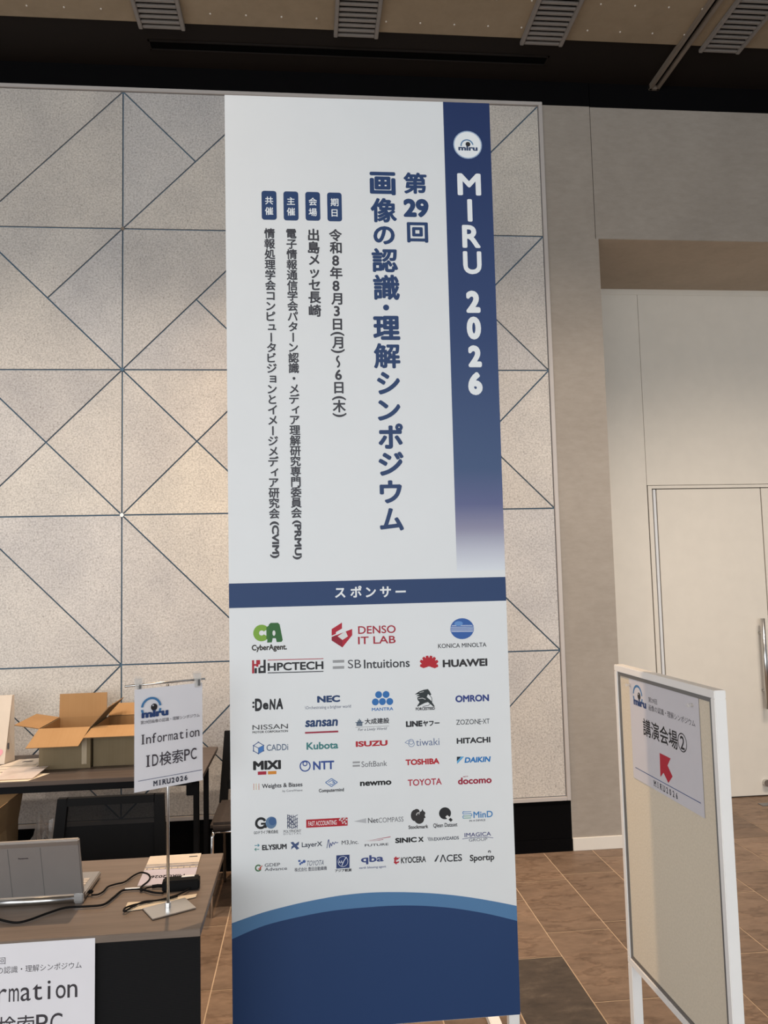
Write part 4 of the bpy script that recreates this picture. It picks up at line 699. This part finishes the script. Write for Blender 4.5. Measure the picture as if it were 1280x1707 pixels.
CABLE_C = [(-0.381, 2.392, 0.708), (-0.413, 2.376, 0.708), (-0.452, 2.366, 0.708), (-0.49, 2.351, 0.708), (-0.511, 2.334, 0.708), (-0.513, 2.314, 0.708), (-0.506, 2.313, 0.708), (-0.493, 2.339, 0.708), (-0.469, 2.368, 0.708), (-0.434, 2.371, 0.708), (-0.403, 2.387, 0.708), (-0.377, 2.409, 0.708), (-0.352, 2.45, 0.708), (-0.336, 2.484, 0.708), (-0.338, 2.513, 0.708)]
def spline(pts, n=5):
    q = [Vector(pts[0])] + [Vector(p) for p in pts] + [Vector(pts[-1])]; r = []
    for i in range(1, len(q) - 2):
        for k in range(n):
            t = k / n; r.append(0.5 * (2 * q[i] + (q[i + 1] - q[i - 1]) * t + (2 * q[i - 1] - 5 * q[i] + 4 * q[i + 1] - q[i + 2]) * t * t + (3 * q[i] - q[i - 1] - 3 * q[i + 1] + q[i + 2]) * t ** 3))
    r.append(q[-1]); return r
ad = thing('power_adapter', 'black laptop power adapter with cables behind the sign stand', 'power adapter', (-0.382, 2.468, 0.70), (0, 0, 0.06))
MB().box(-0.053, 0.053, -0.022, 0.022, 0.0005, 0.031, M['black_plastic'], 0.004).build('brick', ad)
MB().box(0.0, 0.037, 0.006, 0.018, 0.0305, 0.0316, M['label_white']).build('white_label', ad)
inv = (Matrix.Translation((-0.382, 2.468, 0.70)) @ Matrix.Rotation(0.06, 4, 'Z')).inverted()
MB().tube([inv @ p for p in spline(CABLE_A)], 0.0026, M['black_plastic'], 8).build('cable', ad)
MB().tube([inv @ p for p in spline(CABLE_B)], 0.0032, M['black_plastic'], 8).build('cable', ad)
MB().tube([inv @ p for p in spline(CABLE_C)], 0.0026, M['black_plastic'], 8).build('cable', ad)
MB().tube([inv @ Vector(p) for p in ((-0.437, 2.478, 0.708), (-0.452, 2.481, 0.708), (-0.468, 2.480, 0.707))], 0.005, M['black_plastic'], 10).build('plug', ad)
MB().tube([inv @ Vector(p) for p in ((-0.502, 2.472, 0.707), (-0.523, 2.473, 0.707), (-0.544, 2.472, 0.707))], 0.0036, M['label_white'], 10).build('cable_wrap', ad)

# booklet (facing the seat behind the desk), paper strip
bk = thing('booklet', 'cream and lilac conference booklet lying at the back edge of the desk', 'booklet', (-0.442, 2.615, 0.70))
QB = [(-0.352, 2.496), (-0.515, 2.502), (-0.527, 2.757), (-0.362, 2.760)]
def bq(u, v_, z):   # u from the left edge (camera side view), v from the near edge
    a_ = Vector(QB[1]).lerp(Vector(QB[0]), u); b_ = Vector(QB[2]).lerp(Vector(QB[3]), u); p = a_.lerp(b_, v_); return (p.x + 0.442, p.y - 2.615, z)
def bstrip(mb, v0, v1, m, z, u0=0, u1=1): mb.add([bq(u0, v0, z), bq(u1, v0, z), bq(u1, v1, z), bq(u0, v1, z)], [[0, 1, 2, 3]], m)
mb = MB(); mb.slab([bq(0, 0, .004), bq(1, 0, .004), bq(1, 1, .004), bq(0, 1, .004)], 0.0035, M['cover_cream']); mb.build('pages', bk)
mb = MB(); bstrip(mb, 0, 0.50, M['cover_lilac'], .0043); mb.build('cover', bk)
mb = MB(); bstrip(mb, 0.56, 0.63, M['cover_grey'], .0046); bstrip(mb, 0.66, 0.685, M['cover_grey'], .0046)
for k in range(9): bstrip(mb, 0.50, 0.56, M['cover_grey'], .0046, 0.04 + k * .115, 0.055 + k * .115)
bstrip(mb, 0.50, 0.512, M['cover_grey'], .0046); bstrip(mb, .88, .91, M['ink'], .0046, .78, .94); mb.build('cover_picture', bk)
mb = MB(); g = glyph('MIRU2026', 0.02)
for vs, fs in g[0]:
    mb.add([bq(0.80 - 0.62 * (x - g[1]) / (g[2] - g[1]), 0.30 - 0.085 * (y - g[3]) / (g[4] - g[3]), .0047) for x, y in vs], fs, M['ink'])
mb.build('cover_lettering', bk, recalc=False)
ps = MB(); ST = [(-0.515, 2.321), (-0.517, 2.383), (-0.447, 2.382), (-0.40, 2.400), (-0.330, 2.415), (-0.330, 2.393), (-0.371, 2.374), (-0.399, 2.346)]
ps.slab([(x, y, 0.7020) for x, y in ST][::-1], 0.0014, M['cream_paper']); o = ps.build('paper_slip')
for (x, y, a_) in ((-0.468, 2.360, .5), (-0.455, 2.351, -.6), (-0.428, 2.366, 1.2), (-0.425, 2.360, .2)):
    im = MB(); im.box(-0.012, 0.012, -0.0006, 0.0006, 0, 0.0002, M['ink'], 0, Matrix.Translation((x, y, 0.7022)) @ Matrix.Rotation(a_, 4, 'Z')); im.build('ink_mark', o)
tag(o, 'cream paper slip half under the steel base of the sign stand', 'paper slip')

# sign stand
ss = thing('sign_stand', 'slim steel desk sign stand with a square base plate', 'sign stand', (-0.392, 2.322, 0.70), (0, 0, 0.50))
MB().box(-0.061, 0.061, -0.044, 0.044, 0.0018, 0.0048, M['steel'], 0.001).build('base_plate', ss)
MB().tube([(0, 0.01, 0.0048), (0, 0.01, 0.612)], 0.0042, M['steel'], 12).build('pole', ss)
MB().disc((0, 0.01, 0.005), 0.0085, M['chrome'], 16, 'z', 0.012).build('collar', ss)
MB().tube([(-0.120, 0.010, 0.617), (0.110, 0.010, 0.617)], 0.0032, M['steel'], 10).build('crossbar', ss)
for x in (-0.084, 0.086):
    cp = MB(); cp.box(x - .010, x + .010, 0.001, 0.005, 0.596, 0.636, M['clear_clip'], 0.001); cp.box(x - .010, x + .010, 0.0115, 0.0155, 0.607, 0.640, M['clear_clip'], 0.001); cp.box(x - .014, x + .014, 0.0, 0.016, 0.634, 0.637, M['clear_clip'], 0.0008)
    c_ = cp.build('clip', ss); MB().box(x + 0.000, x + .006, -0.001, 0.017, 0.600, 0.618, M['alu_groove'], 0.001).build('spring', c_)
st = thing('hanging_sign', 'white information sheet clipped to the slim steel stand on the desk', 'sign', (-0.392 - 0.0048, 2.322 + 0.0088, 0.70), (0, 0, 0.56))
sheet('paper', 200, 276, -0.0075, -0.0985, 0.607, M['white_paper'], 0.004, 10, st)
def sa(): return Art(-0.0985, 0.607, -0.0125)
a = sa(); eye_logo(a, 45.5, 53.5, 59); a.build('emblem', st)
a = sa(); a.text('第29回画像の認識・理解シンポジウム', 15.2, 85.5, 188.5, 95.5, (84, 82, 90)); a.build('event_lettering', st); a = sa(); a.mono('Information', 14, 149.5, 15.9, 38, 1.0, (66, 60, 66), 0.002); a.build('heading_lettering', st); a = sa()
a.mono('ID', 26, 212, 20.5, 45, 1.0, (66, 60, 66), 0.006); a.text('検索', 69, 178, 138, 215, (66, 60, 66), 0.008); a.mono('PC', 140, 212, 20.0, 45, 1.0, (66, 60, 66), 0.006)
a.build('heading_lettering', st); a = sa(); a.mono('MIRU2026', 51, 266.3, 12.7, 19, 0.95, (44, 46, 60), 0.03, True); a.build('footer_lettering', st)
a = sa(); a.line([(8.7, 246), (194.4, 246)], 1.2, (66, 84, 120)); a.build('rule', st)

# ================================================================== THE BACK TABLE
bt = thing('side_table', 'dark wooden folding table with cardboard boxes against the concrete wall', 'table', (-1.40, 3.885, 0))
MB().box(-0.90, 0.902, 0, 0.608, 0.680, 0.70, M['table_wood'], 0.0012).build('tabletop', bt)
mb = MB(); mb.box(-0.86, 0.84, 0.03, 0.06, 0.642, 0.679, M['black_metal'], 0.002); mb.box(-0.86, 0.84, 0.52, 0.55, 0.642, 0.679, M['black_metal'], 0.002); mb.build('under_frame', bt)
for s_ in (-1, 1):
    for y_ in (0.10, 0.47):
        l_ = MB(); x_ = 0.855 * s_; l_.box(x_ - 0.013, x_ + 0.013, y_ - 0.013, y_ + 0.013, 0.05, 0.642, M['black_metal'], 0.003); l_.box(x_ - 0.034 * (s_ > 0) - 0.012, x_ + 0.013, y_ - 0.014, y_ + 0.014, 0.58, 0.642, M['black_metal'], 0.003); q = l_.build('leg', bt)
        MB().disc((x_, y_, 0.0), 0.026, M['grille'], 16, 'z', 0.05).build('caster', q)

def carton(name, label, x0, x1, y0, y1, z0, h, front, back, left, rgt, group):
    r = thing(name, label, 'box', ((x0 + x1) / 2, (y0 + y1) / 2, z0), (0, 0, 0), group)
    a_, b_ = (x1 - x0) / 2, (y1 - y0) / 2; t_ = 0.004
    mb = MB()
    for (c0, c1, d0, d1) in ((-a_, a_, -b_, -b_ + t_), (-a_, a_, b_ - t_, b_), (-a_, -a_ + t_, -b_ + t_, b_ - t_), (a_ - t_, a_, -b_ + t_, b_ - t_)):
        mb.box(c0, c1, d0, d1, 0.004, h, M['card_shaded'])
    mb.box(-a_, a_, -b_, b_, 0.0005, 0.004, M['card_shaded'])
    # lining: inside faces in the unshaded cardboard colour
    e = 0.0004
    mb.add([(-a_ + t_, b_ - t_ - e, .004), (a_ - t_, b_ - t_ - e, .004), (a_ - t_, b_ - t_ - e, h), (-a_ + t_, b_ - t_ - e, h)], [[0, 1, 2, 3]], M['card'])
    for sg in (-1, 1):
        xx = sg * (a_ - t_ - e); mb.add([(xx, -b_ + t_, .004), (xx, b_ - t_, .004), (xx, b_ - t_, h), (xx, -b_ + t_, h)], [[0, 1, 2, 3]], M['card'])
    mb.add([(-a_ + t_, -b_ + t_, .0045), (a_ - t_, -b_ + t_, .0045), (a_ - t_, b_ - t_, .0045), (-a_ + t_, b_ - t_, .0045)], [[0, 1, 2, 3]], M['card'])
    mb.build('carton_body', r, recalc=False)
    tp = MB(); tp.box(a_ * .66, a_ * .86, -b_ - 0.0006, -b_, 0.02, h * .8, M['tape']); tp.build('tape', r)
    def flap(p, q, dv, taper=0.0):
        p, q, dv = Vector(p), Vector(q), Vector(dv); f = MB()
        ax = (q - p).normalized() * taper
        f.slab([p, q, q + dv - ax, p + dv + ax], t_, M['card_shaded'], M['card'], M['card_edge']); f.build('flap', r)
    if front: flap((-a_, -b_, h), (a_, -b_, h), (front[0], -front[1], front[2]))
    if back: flap((a_, b_, h), (-a_, b_, h), (0, back[0], back[1]))
    if left: flap((-a_, b_, h), (-a_, -b_, h), (-left[0], left[2] if len(left) > 2 else 0, left[1]))
    if rgt: flap((a_, -b_, h), (a_, b_, h), (rgt[0], 0, rgt[1]))
    return r
carton('cardboard_box', 'open cardboard box with its rear flap upright, left of the two on the side table', -1.318, -1.074, 4.117, 4.44, 0.70, 0.196, (-0.030, 0.100, -0.072), (0.008, 0.124), (0.118, 0.022), (0.088, 0.093), 'open cardboard boxes')
carton('cardboard_box', 'open cardboard box behind the clipped sign, right of the two on the side table', -1.066, -0.812, 4.142, 4.447, 0.70, 0.194, (-0.020, 0.108, -0.036), (0.085, 0.052), None, (0.030, -0.030), 'open cardboard boxes')
carton('cardboard_box', 'brown cardboard box with a raised flap on the floor under the side table', -1.80, -1.405, 3.80, 4.10, 0.0, 0.475, None, (0.03, 0.13), None, (0.022, 0.135), 'open cardboard boxes')

# paper bag, loose papers and file
pb = thing('paper_bag', 'pale paper bag with a pink heart at the left end of the side table', 'bag', (-1.60, 4.33, 0.70), (0, 0, 0.10))
mb = MB(); mb.add([(-0.11, -0.05, 0.001), (0.055, -0.05, 0.001), (0.085, 0.03, 0.001), (-0.11, 0.03, 0.001), (-0.11, -0.008, 0.335), (0.078, -0.008, 0.338), (0.085, 0.006, 0.338), (-0.11, 0.006, 0.335), (0.066, -0.012, .17), (0.068, -0.012, 0.30)],
      [[0, 1, 5, 4], [1, 8, 5], [1, 2, 8], [8, 2, 6, 5], [2, 3, 7, 6], [3, 0, 4, 7], [0, 3, 2, 1], [4, 5, 6, 7]], M['kraft_paper']); mb.build('bag_body', pb)
mb = MB(); hp = [(0.016 * math.sin(t_ * PI / 12) ** 3 * 1.5 + 0.022, 0.0013 * (13 * math.cos(t_ * PI / 12) - 5 * math.cos(2 * t_ * PI / 12) - 2 * math.cos(3 * t_ * PI / 12) - math.cos(4 * t_ * PI / 12)) * 1.3 + 0.055) for t_ in range(24)]
mb.add([(x, -0.0515 + z * 0.124 , z) for x, z in hp], [list(range(24))], M['pink']); lab(mb.build('heart', pb, recalc=False), 'pink heart')
MB().box(0.064, 0.070, -0.030, -0.020, 0.07, 0.10, M['ink']).build('tag', pb)
def leafq(name, label, cat, quad, z, m, group=None, th=0.0012, marks=()):
    r = thing(name, label, cat, (sum(p[0] for p in quad) / 4, sum(p[1] for p in quad) / 4, z), (0, 0, 0), group); c = r.location
    mb = MB(); q3 = [(p[0] - c.x, p[1] - c.y, th + (p[2] if len(p) > 2 else 0)) for p in quad]; mb.slab(q3, th * .8, m); mb.build('sheet', r)
    for (u0, u1, v0, v1, mm) in marks:
        A_, B_, C_, D_ = [Vector(p) for p in q3]; f = lambda u, v_: (A_.lerp(B_, u)).lerp(D_.lerp(C_, u), v_) + Vector((0, 0, 0.0006))
        MB().add([f(u0, v0), f(u1, v0), f(u1, v1), f(u0, v1)], [[0, 1, 2, 3]], mm).build('print', r, recalc=False)
    return r
leafq('paper_sheet', 'white printed leaflet lying under the clear file on the side table', 'paper', [(-1.62, 3.905), (-1.295, 3.90), (-1.24, 4.03), (-1.50, 4.10)], 0.7004, M['cream_paper'], 'loose papers on the side table', marks=[(.30, .55, .35, .40, M['ink']), (.50, .62, .46, .62, M['red_ink']), (.2, .44, .62, .66, M['ink']), (.35, .43, .50, .56, M['ink'])])
leafq('paper_sheet', 'cream leaflet by the wall between the paper bag and the boxes', 'paper', [(-1.60, 4.10), (-1.36, 4.12), (-1.335, 4.40), (-1.50, 4.38)], 0.7004, M['cover_cream'], 'loose papers on the side table', marks=[(.35, .60, .72, .80, M['ink']), (.1, .9, .18, .20, M['ink']), (.1, .9, .42, .44, M['grille'])])
leafq('clear_file', 'translucent plastic file lying at the corner of the left cardboard box', 'file', [(-1.465, 3.925, .004), (-1.285, 3.925, .003), (-1.262, 4.085, .022), (-1.47, 4.13, .008)], 0.7022, M['clear_file'])
# crumpled clear plastic bag beside the floor box
bm = bmesh.new(); bmesh.ops.create_icosphere(bm, subdivisions=4, radius=1.0)
from mathutils import noise as mn
for q in bm.verts:
    p = q.co.copy(); k = 1 + 0.28 * mn.noise(p * 2.2) + 0.22 * mn.noise(p * 5.1 + Vector((3, 1, 2))) + 0.10 * abs(mn.noise(p * 11))
    q.co = Vector((p.x * 0.080 * k, p.y * 0.09 * k, max(0.001, 0.215 + p.z * 0.215 * k)))
    if p.z > 0.8: q.co.z += 0.05 * (p.z - 0.8) * 5
for f in bm.faces: f.smooth = False
me = bpy.data.meshes.new('plastic_bag'); bm.to_mesh(me); bm.free(); me.materials.append(M['clear_bag'])
o = bpy.data.objects.new('plastic_bag', me); COL.objects.link(o); o.location = (-1.285, 4.08, 0.0)
tag(o, 'crumpled clear plastic bag on the floor under the side table', 'bag')

# ================================================================== CHAIRS
def chair(loc, rot, label):
    r = thing('mesh_chair', label, 'chair', loc, rot, 'black mesh-back chairs')
    # backrest leans back a little; local front is -Y
    def bp(x, z): return Vector((x, 0.205 + (z - 0.42) * 0.16, z))
    fm = MB(); zt, zb = 0.785, 0.425
    def bar(x0, x1, z0, z1, w0=None):
        vs = [bp(x0, z0), bp(x1, z0), bp(x1 if w0 is None else w0[1], z1), bp(x0 if w0 is None else w0[0], z1)]
        d = Vector((0, 0.024, 0)); vv = [v_ - d / 2 for v_ in vs] + [v_ + d / 2 for v_ in vs]
        fm.add(vv, [[0, 1, 2, 3], [7, 6, 5, 4], [0, 4, 5, 1], [1, 5, 6, 2], [2, 6, 7, 3], [3, 7, 4, 0]], M['black_plastic'])
    bar(-0.222, -0.178, zb, zt, (-0.198, -0.160)); bar(0.178, 0.222, zb, zt, (0.160, 0.198)); bar(-0.165, 0.165, zt - 0.028, zt); bar(-0.18, 0.18, 0.490, 0.530); bar(-0.222, -0.19, 0.40, zb); bar(0.19, 0.222, 0.40, zb)
    fm.build('back_frame', r)
    mb = MB(); mb.add([bp(-0.178, 0.525), bp(0.178, 0.525), bp(0.166, zt - 0.02), bp(-0.166, zt - 0.02)], [[0, 1, 2, 3]], M['mesh']); mb.build('back_mesh', r)
    sm_ = MB(); sm_.box(-0.222, 0.222, -0.215, 0.205, 0.398, 0.438, M['seat_fabric'], 0.014); so = sm_.build('seat', r)
    for sg in (-1, 1):
        MB().tube([(sg * 0.205, -0.19, 0.395), (sg * 0.212, -0.205, 0.37), (sg * 0.218, -0.215, 0.0)], 0.0085, M['chrome'], 10).build('leg', r)
        MB().tube([(sg * 0.19, 0.17, 0.395), (sg * 0.195, 0.19, 0.37), (sg * 0.20, 0.235, 0.0)], 0.0085, M['chrome'], 10).build('leg', r)
    MB().tube([(-0.205, -0.19, 0.389), (0.205, -0.19, 0.389)], 0.008, M['chrome'], 8).build('seat_rail', r)
    return r
chair((-0.262, 4.215, 0), (0, 0, 0), 'black mesh-back chair with chrome legs by the wall, half hidden behind the banner')
chair((-0.762, 2.965, 0), (0, 0, 0), 'black mesh-back chair tucked in behind the reception desk')
